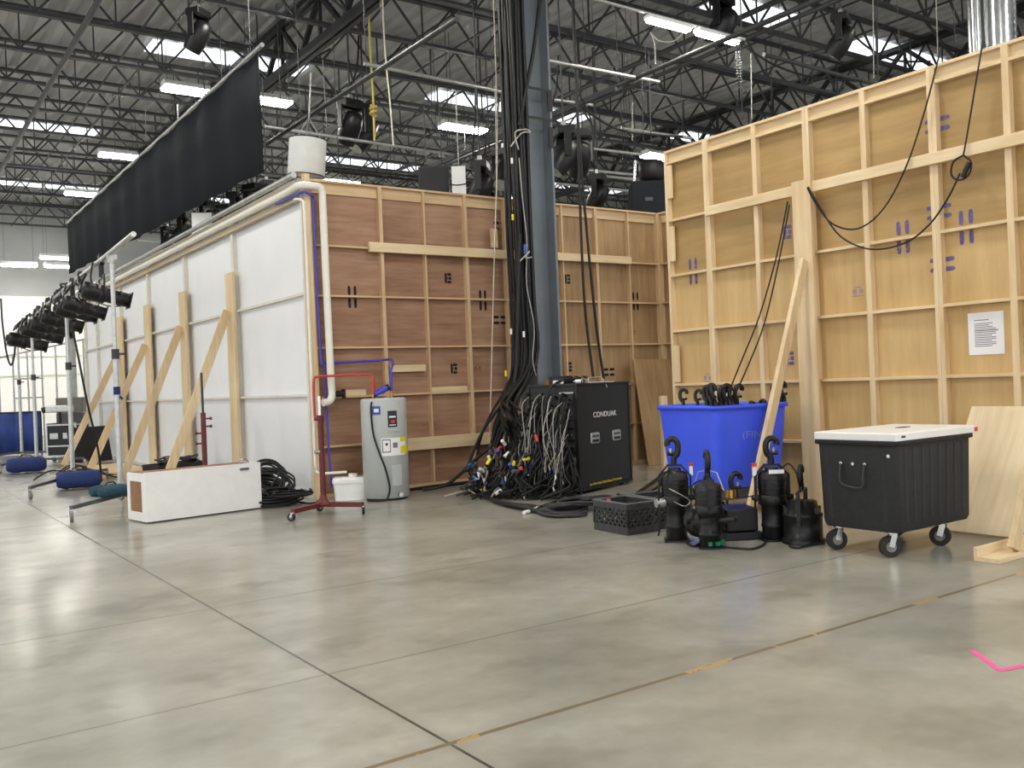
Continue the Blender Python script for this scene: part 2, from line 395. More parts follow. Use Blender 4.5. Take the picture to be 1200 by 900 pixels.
# =================================================================== SET WALLS
def flat(label, origin, rz, width, studs, rails, H, pan, fx, fz, depth=.065, sw=.022, rw=.022, ends=.022, topband=True, cat='set wall panel', upper=None):
    t = thing('set_flat', label, cat, origin, rz)
    zs = upper[1] if upper else H
    MB().box((0, depth, 0), (width, depth+.006, zs)).build('plywood_sheet', pan, t)
    if upper: MB().box((0, depth, zs), (width, depth+.006, H)).build('plywood_sheet', upper[0], t, label='darker upper plywood sheet')
    for x in (0, width-ends): MB().box((x, 0, 0), (x+ends, depth, H)).build('stile', fz, t)
    for x in studs: MB().box((x-sw/2, .001, .03), (x+sw/2, depth, H-.025)).build('stud', fz, t)
    MB().box((ends, .0, H-.024), (width-ends, depth, H)).build('top_rail', fx, t)
    MB().box((ends, .0, 0), (width-ends, depth, .045)).build('bottom_rail', fx, t)
    for z in rails: MB().box((ends, .003, z-rw/2), (width-ends, depth, z+rw/2)).build('rail', fx, t)
    if topband: MB().box((ends, depth-.02, H-.15), (width-ends, depth, H-.024)).build('top_board', fx, t)
    return t
YB = 9.85; HW = 3.63
def mark(parent, name, rects, y, mat, thick=.002):
    mb = MB()
    for x0, z0, x1, z1 in rects:
        cx_, cz_, hx_, hz_ = (x0+x1)/2, (z0+z1)/2, (x1-x0)/2, (z1-z0)/2
        ring = [(cx_+hx_*abs(cos(a))**.6*(1 if cos(a) > 0 else -1), cz_+hz_*abs(sin(a))**.6*(1 if sin(a) > 0 else -1)) for a in [2*pi*(k+.5)/16 for k in range(16)]]
        mb.loft([[V((u, y-thick, w_)) for u, w_ in ring], [V((u, y, w_)) for u, w_ in ring]])
    return mb.build(name, mat, parent)
def local(t, p):   # world point to the coordinates of a flat
    return Matrix.LocRotScale(t.location, t.rotation_euler, None).inverted() @ V(p)
rows = [.58, 1.14, 1.71, 2.305, 2.88]
f1 = flat('narrow brown plywood flat at the corner behind the white and blue pipes', (4.22, YB, 0), 0, .885, [], rows, HW, BROWN, OLDPINEX, OLDPINEZ)
f2 = flat('brown plywood flat directly behind the grey water heater', (5.106, YB, 0), 0, 1.192, [.594], rows, HW, BROWN, OLDPINEX, OLDPINEZ)
f3 = flat('brown plywood flat just beside the cable bundle of the steel column', (6.299, YB, 0), 0, 1.05, [.60], rows, HW, BROWN, OLDPINEX, OLDPINEZ)
f4 = flat('brown plywood flat behind the black rack case, past the steel column', (7.35, YB, 0), 0, 1.10, [.495], rows, HW, BROWNZ, OLDPINEX, OLDPINEZ)
f5 = flat('last brown plywood flat before the inner corner of the set', (8.451, YB, 0), 0, 1.18, [.60], rows, HW, BROWNZ, OLDPINEX, OLDPINEZ)
f6 = flat('narrow return flat of brown plywood closing the inner corner', (9.63, YB, 0), -pi/2, 1.2, [.6], rows, HW, BROWNZ, OLDPINEX, OLDPINEZ, cat='set wall panel')
# short cross blocks and stencils
def block(t, px0, py0, px1, py1, Y=YB):
    a = local(t, at(px0, py1, Y=Y)); c = local(t, at(px1, py0, Y=Y))
    MB().box((a.x, .004, a.z), (c.x, .045, c.z)).build('cross_block', PINEX, t)
block(f2, 458, 427, 499, 436); block(f2, 505, 452, 548, 462); block(f1, 401, 456, 429, 466); block(f2, 577, 268, 583, 290)
def stencil(t, px, py, kind, mat=SPRAYK, Y=YB+.06, s=1.0, face=.065, X=None):
    p = local(t, at(px, py, Y=Y) if X is None else at(px, py, X=X)); x, z = p.x, p.z
    if kind == 'II': r = [(x-.055*s, z-.13*s, x-.02*s, z-.01), (x-.055*s, z+.02, x-.02*s, z+.13*s), (x+.02*s, z-.13*s, x+.055*s, z-.01), (x+.02*s, z+.02, x+.055*s, z+.13*s)]
    elif kind == '=': r = [(x-.1*s, z-.055*s, x-.01, z-.02*s), (x+.01, z-.055*s, x+.1*s, z-.02*s), (x-.1*s, z+.02*s, x-.01, z+.055*s), (x+.01, z+.02*s, x+.1*s, z+.055*s)]
    elif kind == 'S': r = [(x-.045, z-.065, x-.015, z+.065), (x-.01, z-.065, x+.05, z-.03), (x+.01, z-.02, x+.05, z+.02), (x-.01, z+.03, x+.05, z+.065), (x-.01, z-.02, x-.002, z+.02)]
    else: r = [(x-.06*s, z-.03*s, x+.06*s, z-.02*s), (x-.05*s, z-.01*s, x-.01*s, z+.03*s), (x+.01*s, z-.01*s, x+.05*s, z+.03*s), (x-.03*s, z+.04*s, x+.03*s, z+.05*s)]
    mark(t, 'stencil_mark', r, face-.0005, mat)
for t, px, py, kd in ((f2, 413, 348, 'II'), (f2, 566, 352, 'II'), (f5, 745, 353, 'II'), (f3, 586, 265, '='), (f3, 586, 375, '='), (f2, 525, 326, 'S'), (f2, 532, 432, 'S'), (f4, 665, 327, 'S'), (f4, 667, 430, 'S'), (f4, 714, 436, '='), (f2, 560, 432, 'stamp'), (f5, 742, 389, 'stamp')):
    if t is f2 and px < 420: t = f1 if False else f1
    if px < 420: pass
    if px in (566, 560): t = f3 if at(px, py, Y=YB).x > 6.299 else f2
    if px == 413: t = f1 if at(px, py, Y=YB).x < 5.106 else f2
    stencil(t, px, py, kd, STAMP if kd == 'stamp' else SPRAYK)
solo('ledger_board', 'long pine ledger board across the upper brown wall, from the corner pipe to the column', 'timber board', MB().box((4.92, YB-.045, 2.83), (7.7, YB-.002, 2.945)), PINEX, bevel=.004)
solo('ledger_board', 'shorter pine ledger board across the upper brown wall, behind the hanging black cables', 'timber board', MB().box((7.72, YB-.045, 2.85), (9.05, YB-.002, 2.955)), PINEX, bevel=.004)
solo('ledger_board', 'low pine ledger board on the brown wall at water heater height', 'timber board', MB().box((4.86, YB-.045, .46), (7.9, YB-.002, .61)), PINEX, bevel=.004)
# corner post
solo('corner_post', 'pale timber post on the corner where the white wall meets the brown wall', 'timber post', MB().box((4.15, YB-.02, 0), (4.219, YB+.06, HW+.05)), PINEZ, bevel=.003)

# --- white wall (faces -x)
XWH = 4.14; HWH = 3.56
wl = [('white sheeted flat beside the corner post, behind the cable heap', 9.905, 12.35, []), ('white sheeted flat between the two tall braces behind the white cabinet', 12.352, 14.64, []),
      ('white sheeted flat behind the second and third braces', 14.642, 16.9, []), ('white sheeted flat behind the third and fourth braces', 16.902, 19.05, []),
      ('white sheeted flat just beyond the last timber brace', 19.052, 21.3, []), ('farthest short white sheeted flat at the far end of the white wall', 21.302, 22.6, [])]
for lab, ya, yb, st in wl:
    flat(lab, (XWH, yb, 0), -pi/2, yb-ya, st, [1.175, 2.335], HWH, WHITEP, WHITEF, WHITEF, depth=.06, ends=.045, rw=.03, topband=False)
solo('top_plank', 'pale timber cap board along the top of the white wall', 'timber board', MB().box((4.08, 9.95, HWH+.002), (4.24, 22.6, HWH+.04)), OLDPINEY, bevel=.003)
solo('conduit', 'grey conduit pipe along the outer top edge of the white wall', 'pipe', MB().cyl((4.02, 9.8, 3.64), (4.02, 23.0, 3.64), .035, n=10), PIPEG)
solo('conduit', 'thin grey conduit resting on the cap of the white wall', 'pipe', MB().cyl((4.16, 10.0, 3.632), (4.16, 23.0, 3.632), .03, n=10), PIPEG)
solo('trim_strip', 'pale timber strip under the conduits on the white wall', 'timber strip', MB().box((4.10, 9.95, 3.39), (4.139, 22.6, 3.46)), OLDPINEY)

# --- tan plywood wall (faces -x)
XR = 7.10
rr = [.57, 1.135, 1.705, 2.295, 3.02]
rr = [.57, 1.135, 1.705, 2.295]
def tanflat(label, ya, yb, studs, extra=()):
    t = flat(label, (XR, ya, 0), -pi/2, ya-yb, [ya-s for s in studs], rr, HW, TANP, PINEX, PINEZ, sw=.052, rw=.026, ends=.034, topband=False, upper=(TANU, 2.295))
    MB().box((.034, .004, 3.485), (ya-yb-.034, .065, 3.51)).build('rail', PINEX, t)
    MB().box((.034, .045, 3.512), (ya-yb-.034, .065, 3.606)).build('top_board', PINEX, t)
    return t
p1 = tanflat('narrow tan plywood flat at the free end of the tan wall, over the blue bin', 7.13, 6.545, [])
p2 = tanflat('tan plywood flat behind the blue bin and the tall brace', 6.543, 5.32, [5.92])
p3 = tanflat('tan plywood flat right above the black bin with white lid', 5.318, 4.11, [4.735])
p4 = tanflat('tan plywood flat with the white paper notice', 4.108, 2.90, [3.52])
MB().box((.034, .003, 2.87), (.55, .065, 2.896)).build('rail', PINEX, p1)
for z0, z1 in ((3.12, 3.47), (2.45, 2.82), (1.16, 1.55)): MB().box((.035, .002, z0), (.10, .024, z1)).build('gusset_block', PINEZ, p1)
MB().box((.03, .066, 0), (.055, .3, HW)).build('return_edge', BLACK, p1)
for t, px, py, kd in ((p3, 1098, 146, '='), (p3, 1058, 278, 'II'), (p3, 1100, 248, '='), (p4, 1132, 266, 'II'), (p4, 1104, 310, '='), (p1, 812, 318, 'II'), (p2, 922, 272, 'S'), (p2, 925, 420, 'S'), (p1, 829, 444, 'stamp'), (p3, 1005, 343, 'stamp')):
    w = at(px, py, X=XR)
    t = [q for q, ya, yb in ((p1, 7.13, 6.544), (p2, 6.544, 5.319), (p3, 5.319, 4.109), (p4, 4.109, 2.9)) if yb < w.y <= ya][0]
    stencil(t, px, py, kd, {'stamp': STAMPB}.get(kd, SPRAYB), X=XR+.06, s=1.05)
solo('ledger_board', 'long pine ledger board across the upper tan plywood wall', 'timber board', MB().box((XR-.042, 2.9, 2.835), (XR-.002, 6.54, 2.93)), PINEY, bevel=.004)
t = thing('paper_notice', 'white printed paper notice taped on the tan plywood wall', 'notice', (XR+.06, 3.77, 1.46), -pi/2)
MB().box((-.14, -.0005, -.165), (.14, .004, .165)).build('sheet', PAPER, t)
mb = MB()
for i in range(16):
    z = .105-.0135*i
    if i in (1, 6): continue
    w = .09 if i < 5 else .105
    mb.box((-.09, -.0012, z-.003), (-.09+w*(1.6 if i % 3 else 1.3), -.0006, z+.003))
mb.build('print', INK, t); MB().box((-.09, -.0014, .02), (.095, -.0006, .027)).build('rule_line', INKD, t)

# --- braces
def brace(label, base_pt, upw, uph, uz, foot, dz, wall_dir, plate=None):
    """upright on a wall plus a raking strut; wall_dir = +1: wall lies towards +x"""
    t = thing('wall_brace', label, 'brace', base_pt)
    MB().box((-.04, -upw/2, 0), (0, upw/2, uph)).build('upright', PINEZ, t, .003)
    fx, fy = foot
    d = MB().bar((-.07, fy*.1, dz), (fx, fy, .03), .04, .115, up=(0, 0, 1)); d.build('strut', PINEZ, t, .003)
    if plate: MB().box((fx-.1, fy-.045, 0), (-.045, fy+.045, .028)).build('foot_plate', PINEX, t, .003)
    return t
brace('tall timber brace standing nearest the corner post, strut rising from behind the white cabinet', (4.13, 12.38, 0), .30, 2.86, 0, (-1.0, 0, 0)[:2], 2.35, 1)
brace('timber brace second from the corner post on the white wall', (4.13, 14.63, 0), .33, 2.84, 0, (-1.0, 0), 2.30, 1)
brace('timber brace third from the corner post on the white wall', (4.13, 16.83, 0), .36, 2.84, 0, (-1.05, 0), 2.15, 1)
brace('timber brace farthest along the white wall, beside the light stand mast', (4.13, 18.94, 0), .38, 2.80, 0, (-1.1, 0), 2.1, 1)
t = thing('wall_brace', 'tall timber brace on the tan plywood wall beside the blue bin', 'brace', (XR-.045, 5.33, 0))
MB().box((-.04, -.1, 0), (0, .1, 2.95)).build('upright', PINEZ, t, .003)
MB().bar((-.065, -.03, 2.22), (-.97, -.06, .02), .042, .092, up=(0, 0, 1)).build('strut', PINEZ, t, .003)
t = thing('wall_brace', 'timber brace with foot plate in front of the leaning birch board', 'brace', (XR-.045, 2.985, 0))
MB().box((-.04, -.07, 0), (0, .07, 2.9)).build('upright', PINEZ, t, .003)
MB().bar((-.06, 0, 2.3), (-1.16, 0, .05), .042, .092, up=(0, 0, 1)).build('strut', PINEZ, t, .003)
MB().box((-1.43, -.05, 0), (-.05, .09, .03)).box((-1.43, .09, 0), (-.05, .112, .085)).build('foot_plate', PINEX, t, .003)
mb = MB().box((0, -.012, 0), (.56, .012, 1.06)); o = mb.build('birch_board', BIRCH, None, .003)
o.rotation_euler = (radians(-34), 0, -pi/2); o.location = (6.455, 3.84, .014); tag(o, 'pale birch plywood board leaning beside the black bin', 'board')

# =================================================================== PLUMBING
solo('drain_pipe', 'white drain pipe running down the brown wall beside the water heater, ending in an elbow', 'pipe',
     MB().tube(smooth([(4.045, 22.6, 3.5), (4.045, 12, 3.5), (4.045, 10.2, 3.5), (4.05, 9.82, 3.515), (4.09, 9.765, 3.52), (4.2, 9.755, 3.525), (4.29, 9.75, 3.52), (4.325, 9.75, 3.48), (4.33, 9.75, 3.38), (4.335, 9.75, 2.5), (4.345, 9.75, 1.4), (4.35, 9.75, 1.22), (4.345, 9.75, 1.15), (4.31, 9.745, 1.10), (4.23, 9.74, 1.085)], 6), .042, 14), PVC)
t = thing('pipe_valve', 'black valve clamped beside the elbow of the white drain pipe', 'valve', (4.42, 9.75, 1.18))
MB().cyl((-.04, 0, 0), (.06, 0, 0), .035).build('valve_body', BLACK, t); MB().box((.06, -.03, -.05), (.085, .03, .05)).build('handle', BLACK, t)
solo('condensate_tube', 'thin white tube running down the corner post and into the white plastic box', 'pipe',
     MB().tube(smooth([(4.08, 9.95, 3.40), (4.10, 9.80, 3.36), (4.115, 9.77, 3.2), (4.118, 9.77, 2), (4.12, 9.765, .5), (4.125, 9.76, .34), (4.16, 9.72, .30), (4.3, 9.64, .30), (4.42, 9.60, .30)], 5), .016, 8), PVC)
solo('water_tube', 'blue water tube running down the brown wall from the corner top', 'pipe',
     MB().tube(smooth([(4.07, 10.5, 3.44), (4.07, 10.2, 3.44), (4.075, 9.95, 3.44), (4.09, 9.8, 3.44), (4.12, 9.76, 3.45), (4.20, 9.78, 3.43), (4.24, 9.81, 3.42), (4.245, 9.82, 3.3), (4.25, 9.82, 2.4), (4.262, 9.82, 1.6), (4.265, 9.82, 1.53)], 4), .014, 8), BLUEP)
solo('water_tube', 'blue water tube dropping behind the red stand from a brass tee', 'pipe', MB().tube(smooth([(4.30, 9.82, 1.53), (4.305, 9.82, 1.4), (4.31, 9.82, .8), (4.32, 9.80, .12)], 4), .013, 8), BLUEP)
solo('water_tube', 'blue water tube crossing over to the top of the water heater', 'pipe', MB().tube(smooth([(4.27, 9.82, 1.53), (4.5, 9.82, 1.535), (4.95, 9.80, 1.55), (5.03, 9.75, 1.555), (5.035, 9.6, 1.55), (4.93, 9.35, 1.5), (4.855, 9.27, 1.40), (4.85, 9.265, 1.16)], 4), .014, 8), BLUEP)
solo('water_tube', 'red water tube from the water heater over to the corner', 'pipe', MB().tube(smooth([(4.635, 9.285, 1.18), (4.635, 9.285, 1.3), (4.635, 9.30, 1.37), (4.58, 9.45, 1.385), (4.3, 9.66, 1.385), (4.16, 9.70, 1.38), (4.115, 9.70, 1.33), (4.11, 9.70, 1.05), (4.11, 9.69, .9)], 4), .014, 8), REDP)

# --- water heater
HX, HY, HR, HH = 4.735, 9.25, .253, 1.115
t = thing('water_heater', 'grey cylindrical electric water heater against the brown plywood wall', 'water heater', (HX, HY, 0))
MB().lathe([(HR-.015, .02), (HR, .03), (HR, HH-.03), (HR-.006, HH-.008), (HR-.03, HH), (.0005, HH+.004)], n=40).build('tank', GREYT, t)
MB().lathe([(HR-.03, 0), (HR-.02, .02)], n=32).build('base_ring', BLACK, t)
def cpatch(a0, a1, z0, z1, off=.002, n=8):
    mb = MB(); rings = []
    for r in (HR+off*.2, HR+off):
        pass
    A = [a0+(a1-a0)*i/n for i in range(n+1)]
    outer = [V(((HR+off)*cos(a), (HR+off)*sin(a), z)) for z in (z0, z1) for a in A]
    inner = [V(((HR-.004)*cos(a), (HR-.004)*sin(a), z)) for z in (z0, z1) for a in A]
    k = n+1; vs = outer+inner; o = 2*k; fs = []
    for i in range(n): fs += [(i, i+1, k+i+1, k+i), (o+i, o+k+i, o+k+i+1, o+i+1), (i, o+i, o+i+1, i+1), (k+i, k+i+1, o+k+i+1, o+k+i)]
    fs += [(0, k, o+k, o), (n, o+n, o+k+n, k+n)]
    return mb.add(vs, fs)
def hang(px, zref=None):   # angle on the tank seen at image column px
    best = None
    vd = V((HX, HY, 0)).normalized(); side = V((vd.y, -vd.x, 0)); dist = hypot(HX, HY)
    u = (px-455.5)/50.5*2*HR*.5*2/2
    u = max(-.98, min(.98, (px-449.5)/25.5))
    ang = atan2(-vd.y, -vd.x); return ang + math_asin(u)
import math as _m
def math_asin(u): return _m.asin(u)
def hz(y): return HH*(587-y)/(587-468.0)
def sticker(name, x0, x1, y0, y1, mat, off=.002, par=None): return cpatch(hang(x0), hang(x1), hz(y1), hz(y0), off).build(name, mat, par or t)
lb = sticker('maker_label', 453.5, 463.5, 483, 502, INKD, .003); sticker('label_band', 455, 462, 489, 491, WHITE, .004, lb); sticker('label_mark', 457, 461, 494, 497, RED, .004, lb); sticker('label_band', 455, 462, 499, 500, WHITE, .004, lb)
sticker('upper_access_panel', 452.5, 464.5, 503, 507, GREYT, .008)
es = sticker('energy_sheet', 445.5, 471.5, 514.5, 535, WHITE, .003)
sticker('guide_frame', 446.5, 455.5, 516, 531, INKD, .0038, es); sticker('guide_face', 447.3, 454.8, 517, 530, WHITE, .0045, es); sticker('guide_arrow', 450, 452.5, 520, 523, INKD, .005, es)
sticker('guide_text', 458, 463, 520, 526, INK, .0038, es)
sticker('yellow_sticker', 466, 473, 514, 519, YELLOW, .005); sticker('yellow_sticker', 466, 473.5, 524.5, 533, YELLOW, .005)
sticker('round_sticker', 437, 446, 477, 487, BLUEC, .003); sticker('sticker_text', 439, 444, 480, 484, WHITE, .004)
sticker('lower_access_panel', 455.5, 466, 546, 570, GREYT, .008)
a = hang(463); p = V((cos(a), sin(a), 0))
MB().cyl(p*HR+V((0,0,.06)), p*(HR+.035)+V((0,0,.06)), .018, n=12).build('drain_valve', BLACK, t); MB().cyl(p*(HR+.03)+V((0,0,.06)), p*(HR+.04)+V((0,0,.06)), .024, n=12).build('drain_cap', WHITE, t)
for xx, yy, mt in ((-.1, .035, BRASS), (.115, .015, BRASS)): MB().cyl((xx, yy, HH-.01), (xx, yy, HH+.07), .016, n=10).build('pipe_nipple', mt, t)
a = hang(437)
MB().tube([(-.1, .035, HH+.05), (-.1, .035, HH+.2)], .024, 10).build('red_sleeve', REDP, t)
MB().cyl((-.1, -.0, HH+.045), (.03, -.04, HH+.11), .03, .036, n=12).build('cord_plug', BLUEP, t)
MB().cyl((.03, -.04, HH+.11), (.055, -.05, HH+.125), .036, n=12).build('plug_cap', BLACK, t)
pts = [(-.1, -.02, HH+.03)]
for px, py in ((437, 474), (436.5, 490), (438, 510), (443, 530), (449, 550), (452.5, 570), (451, 581)):
    a = hang(px); pts.append(V((cos(a), sin(a), 0))*(HR+.014)+V((0, 0, hz(py))))
pts += [V((-.16, -.25, .012)), V((-.3, -.12, .012))]
MB().tube(smooth(pts, 5), .0105, 8).build('power_cord', RUBBER, t)

# --- white condensate box
t = thing('plastic_box', 'white lidded plastic box on the floor between the corner post and the water heater', 'box', (4.46, 9.52, 0), radians(-28))
MB().loft([rrect(.20, .105, .03, 0), rrect(.215, .115, .03, .195)]).build('tub', WHITE, t)
MB().loft([rrect(.225, .125, .03, .19), rrect(.225, .125, .03, .225), rrect(.21, .11, .03, .25)]).build('lid', WHITE, t)
MB().cyl((.0, 0, .25), (.0, 0, .285), .05).build('spout', PVC, t)

# --- red rolling stand
def three_leg(t, feet, zb, mat, w=.035):
    for fx, fy in feet:
        MB().bar((0, 0, zb), (fx, fy, zb-.005), w, w).build('leg', mat, t, .003)
t = thing('rolling_stand', 'red steel rolling stand in front of the white plastic box', 'stand', (3.70, 8.60, 0))
MB().cyl((0, 0, .09), (0, 0, .98), .028, n=14).build('mast', MAROON, t)
MB().cyl((0, 0, .98), (0, 0, 1.17), .018, n=12).build('inner_tube', CHROME, t)
MB().lathe([(.09, .10), (.05, .13), (.03, .19)], n=14).build('hub', MAROON, t)
MB().cyl((-.06, 0, .94), (.0, 0, .94), .012).cyl((0, 0, .93), (0, 0, .98), .036, n=12).build('lock_collar', MAROON, t)
MB().cyl((-.07, 0, .62), (-.02, 0, .62), .02, n=10).build('knob', PIPEG, t)
feet = [(-.41, -.22), (.27, -.33), (.05, .24)]; three_leg(t, feet, .10, MAROON, .045)
for (fx, fy), a in zip(feet, (2.2, 1.2, .3)): caster(t, fx, fy, .04, .022, .085, a, TYRE, WHEELG)
t = thing('rolling_stand', 'maroon stand with chrome rod standing behind the white cabinet', 'stand', (3.27, 11.0, 0))
MB().cyl((0, 0, .06), (0, 0, 1.02), .03, n=14).build('mast', MAROON, t); MB().cyl((0, 0, 1.02), (0, 0, 1.49), .014, n=10).build('inner_rod', STEEL, t)
for z, sg in ((.66, -1), (.78, -1), (.86, 1), (.95, 1)): MB().cyl((0, 0, z), (sg*.09*.8, -sg*.09*.6, z), .010, n=8).cyl((sg*.08*.8, -sg*.08*.6, z), (sg*.1*.8, -sg*.1*.6, z), .018, n=8).build('knob', MAROON, t)
feet = [(-.35, -.1), (.3, -.3), (.1, .4)]; three_leg(t, feet, .09, MAROON, .04)
for fx, fy in feet: caster(t, fx, fy, .04, .022, .075, .5)

# --- white cabinet on its back
t = thing('white_cabinet', 'white cabinet lying on its back on the floor before the white wall', 'cabinet', (2.217, 9.415, 0), atan2(.18, 1.204))
L, W, Hc = 1.23, .46, .485
mb = MB().box((0, 0, .012), (L, .02, Hc)).box((0, W-.02, .012), (L, W, Hc-.02)).box((L-.02, .02, .012), (L, W-.02, Hc)).box((.02, .02, .012), (L-.02, W-.02, .03))
mb.build('carcass', WHITE, t, .003)
e = MB().box((0, .02, .012), (.02, .10, Hc-.004)).box((0, W-.07, .012), (.02, W-.02, Hc-.004)).box((0, .10, Hc-.085), (.02, W-.07, Hc-.004)).box((0, .10, .012), (.02, W-.07, .10))
e.build('end_frame', WHITE, t, .002); MB().box((.008, .095, .09), (.016, W-.065, Hc-.08)).build('end_panel', HARDB, t)
MB().box((.02, .06, Hc-.014), (L-.02, W-.02, Hc-.004)).build('back_board', HARDB, t); MB().box((.0, .0, Hc), (L, .035, Hc+.008)).build('rim_board', WHITE, t, .002)
h = MB().box((L-.24, -.012, Hc-.06), (L-.14, -.001, Hc-.035)).build('latch', CHROME, t); MB().tube(smooth([(L-.23, .03, Hc+.012), (L-.2, .03, Hc+.05), (L-.15, .03, Hc+.05), (L-.12, .03, Hc+.012)]), .008, 6).build('handle', CHROME, t)
t = thing('equipment_tray', 'black cable tray full of wire lying behind the white cabinet', 'tray', (3.55, 13.35, 0), .3)
MB().loft([rrect(.36, .2, .03, 0), rrect(.38, .22, .03, .30), rrect(.36, .2, .03, .30), rrect(.35, .19, .03, .08)], cap=True).build('tub', BLACK, t)
mb = MB()
for i in range(9): mb.tube([V((.27*cos(a)*random.uniform(.8, 1.1)+.04*(i % 3), .15*sin(a)*random.uniform(.8, 1.1), .27+.012*i+.02*sin(3*a+i))) for a in [2*pi*q/16 for q in range(17)]], .012, 5)
mb.build('wire', RUBBERG, t)

# --- coils of cable heaped by the white wall
def coil(label, c, r, loops, rc=.011, mat=RUBBER, group=None, tall=.0, flatten=1.0, cat='cable'):
    pts = []
    for i in range(loops*14+1):
        a = 2*pi*i/14; k = i/(loops*14); rr_ = r*(1+.18*sin(a*.37+loops)+random.uniform(-.06, .06))
        pts.append((c[0]+rr_*cos(a), c[1]+flatten*rr_*sin(a), c[2]+rc+k*rc*2*loops*.55+random.uniform(0, rc)+tall*(1+sin(a))*.5))
    return cable('cable_coil', label, pts, rc, mat, group, cat, 2)
for i, (px, py, r, n_, tl) in enumerate(((322, 592, .23, 6, 0), (330, 591, .2, 6, .06), (314, 588, .17, 6, .18), (322, 586, .2, 5, .22), (341, 592, .2, 4, .0), (318, 583, .16, 5, .26))):
    p = at(px, py, Z=0); coil('black cable coil in the heap on the floor between the white cabinet and the corner', (p.x, p.y, .02*i), r, n_, .012, RUBBER, 'cable coils heaped by the white wall', tl)
cable('loose_cable', 'black cable loop arching above the heap beside the white cabinet', [at(318, 570, Y=9.75), at(326, 558, Y=9.75), at(336, 560, Y=9.75), at(340, 570, Y=9.72), at(336, 582, Y=9.68)], .009, RUBBER)
cable('loose_cable', 'black cable trailing along the wall foot from the heap to the corner', [at(330, 590, Z=.015), at(345, 588, Z=.015), at(362, 590, Z=.015), at(376, 588, Z=.015)], .012, RUBBER)

# =================================================================== LAMPS
def c_clamp(parent, z, s=1.0, mat=BLACKM, yaw=0):
    R_ = Matrix.Rotation(yaw, 3, 'Z')
    pts = [(0,0,0),(0,0,.045),(-.026,0,.072),(-.036,0,.12),(-.03,0,.165),(-.004,0,.193),(.03,0,.188),(.047,0,.165),(.044,0,.14)]
    mb = MB().tube([R_ @ V(p)*s+V((0,0,z)) for p in smooth(pts, 2)], .023*s, 8)
    mb.cyl(R_ @ V((-.03,0,.075))*s+V((0,0,z)), R_ @ V((.05,0,.08))*s+V((0,0,z)), .015*s, n=8)
    o = mb.build('hook_clamp', mat, parent)
    MB().cyl(R_ @ V((.02,0,.08))*s+V((0,0,z)), R_ @ V((.022,0,.12))*s+V((0,0,z)), .012*s, n=8).build('clamp_bolt', PIPEG, o)
    return o
def spot_proto(label):
    t = thing('spotlight', label, 'stage light')
    MB().lathe([(.078, .012), (.082, .02), (.082, .10), (.088, .105), (.088, .125), (.082, .13), (.082, .27), (.09, .275)], n=20).build('lens_tube', BLACKM, t)
    MB().box((-.095, -.095, 0), (.095, .095, .014)).build('gel_frame', BLACKM, t, .004)
    MB().lathe([(.0005, .006), (.07, .008)], n=18, cap=False).build('lens', LENS, t)
    b_ = MB().lathe([(.098, .275), (.104, .285), (.104, .345), (.098, .352)], n=20).build('shutter_ring', BLACKM, t)
    each('shutter_tab', BLACK, b_, [MB().bar((.09*cos(a), .09*sin(a), .315), (.135*cos(a), .135*sin(a), .325), .03, .006) for a in (0, pi/2, pi, 1.5*pi)])
    mb = MB().lathe([(.098, .352), (.102, .40), (.102, .47), (.097, .515), (.08, .53), (.05, .538), (.048, .56)], n=20)
    for i in range(3): mb.lathe([(.1, .40+.035*i), (.108, .405+.035*i), (.1, .41+.035*i)], n=20)
    mb.build('reflector_housing', BLACKM, t)
    mb = MB()
    for s_ in (-1, 1): mb.bar((s_*.12, 0, .30), (s_*.12, 0, .505), .045, .012, up=(1,0,0)).bar((s_*.12, 0, .50), (s_*.05, 0, .578), .045, .012, up=(1,0,0)).cyl((s_*.1, 0, .33), (s_*.15, 0, .33), .02, n=10)
    mb.bar((-.056, 0, .58), (.056, 0, .58), .045, .014)
    mb.build('yoke', BLACKM, t); c_clamp(t, .589, 1.0)
    MB().cyl((.08, .04, .30), (.15, .07, .30), .034, n=14).build('focus_knob', ALU, t)
    mb = MB().tube(smooth([(.04, .05, .55), (.1, .1, .5), (.13, .08, .36), (.12, .1, .2), (.14, .06, .05)]), .007, 6)
    mb.build('power_lead', RUBBER, t)
    return t
SP = spot_proto('black spotlight standing on its lens at the row end beside the milk crates')
spots = [(SP, (4.93, 4.96, 0), 2.3, 1.0)]
SP.location = (4.93, 4.97, 0); SP.rotation_euler = (0, 0, 2.4); SP.scale = (.97, .97, .97)
s2 = copy_tree(SP, 'black spotlight standing on its lens, green tape around its foot'); s2.location = (4.89, 4.60, 0); s2.rotation_euler = (0, 0, .9); s2.scale = (.93, .93, .86)
MB().tube([(-.10, -.1, .48), (-.06, -.06, .62), (0, 0, .64), (.06, .06, .62), (.1, .1, .48)], .005, 6).build('safety_wire', WIREW, s2)
o_ = MB().box((-.14, -.02, .50), (-.115, .01, .57)).build('white_tag', WHITE, SP); MB().box((-.145, -.025, .57), (-.112, .012, .595)).build('red_end', RED, o_)
cc = MB()
for a in (3.0, 3.6, 4.2, 4.8, 5.4): cc.cbox((.0935*cos(a), .0935*sin(a), .045), (.03, .03, .03), Matrix.Rotation(a, 3, 'Z'))
cc.build('green_tape', GREEN, s2)
s3 = copy_tree(SP, 'black spotlight standing on its lens just past the foot of the timber strut'); s3.location = (5.42, 4.47, 0); s3.rotation_euler = (0, 0, -.6); s3.scale = (1.0, 1.0, .95)
MB().box((-.05, -.11, .52), (.06, -.104, .55)).build('white_tape', WHITE, s3)
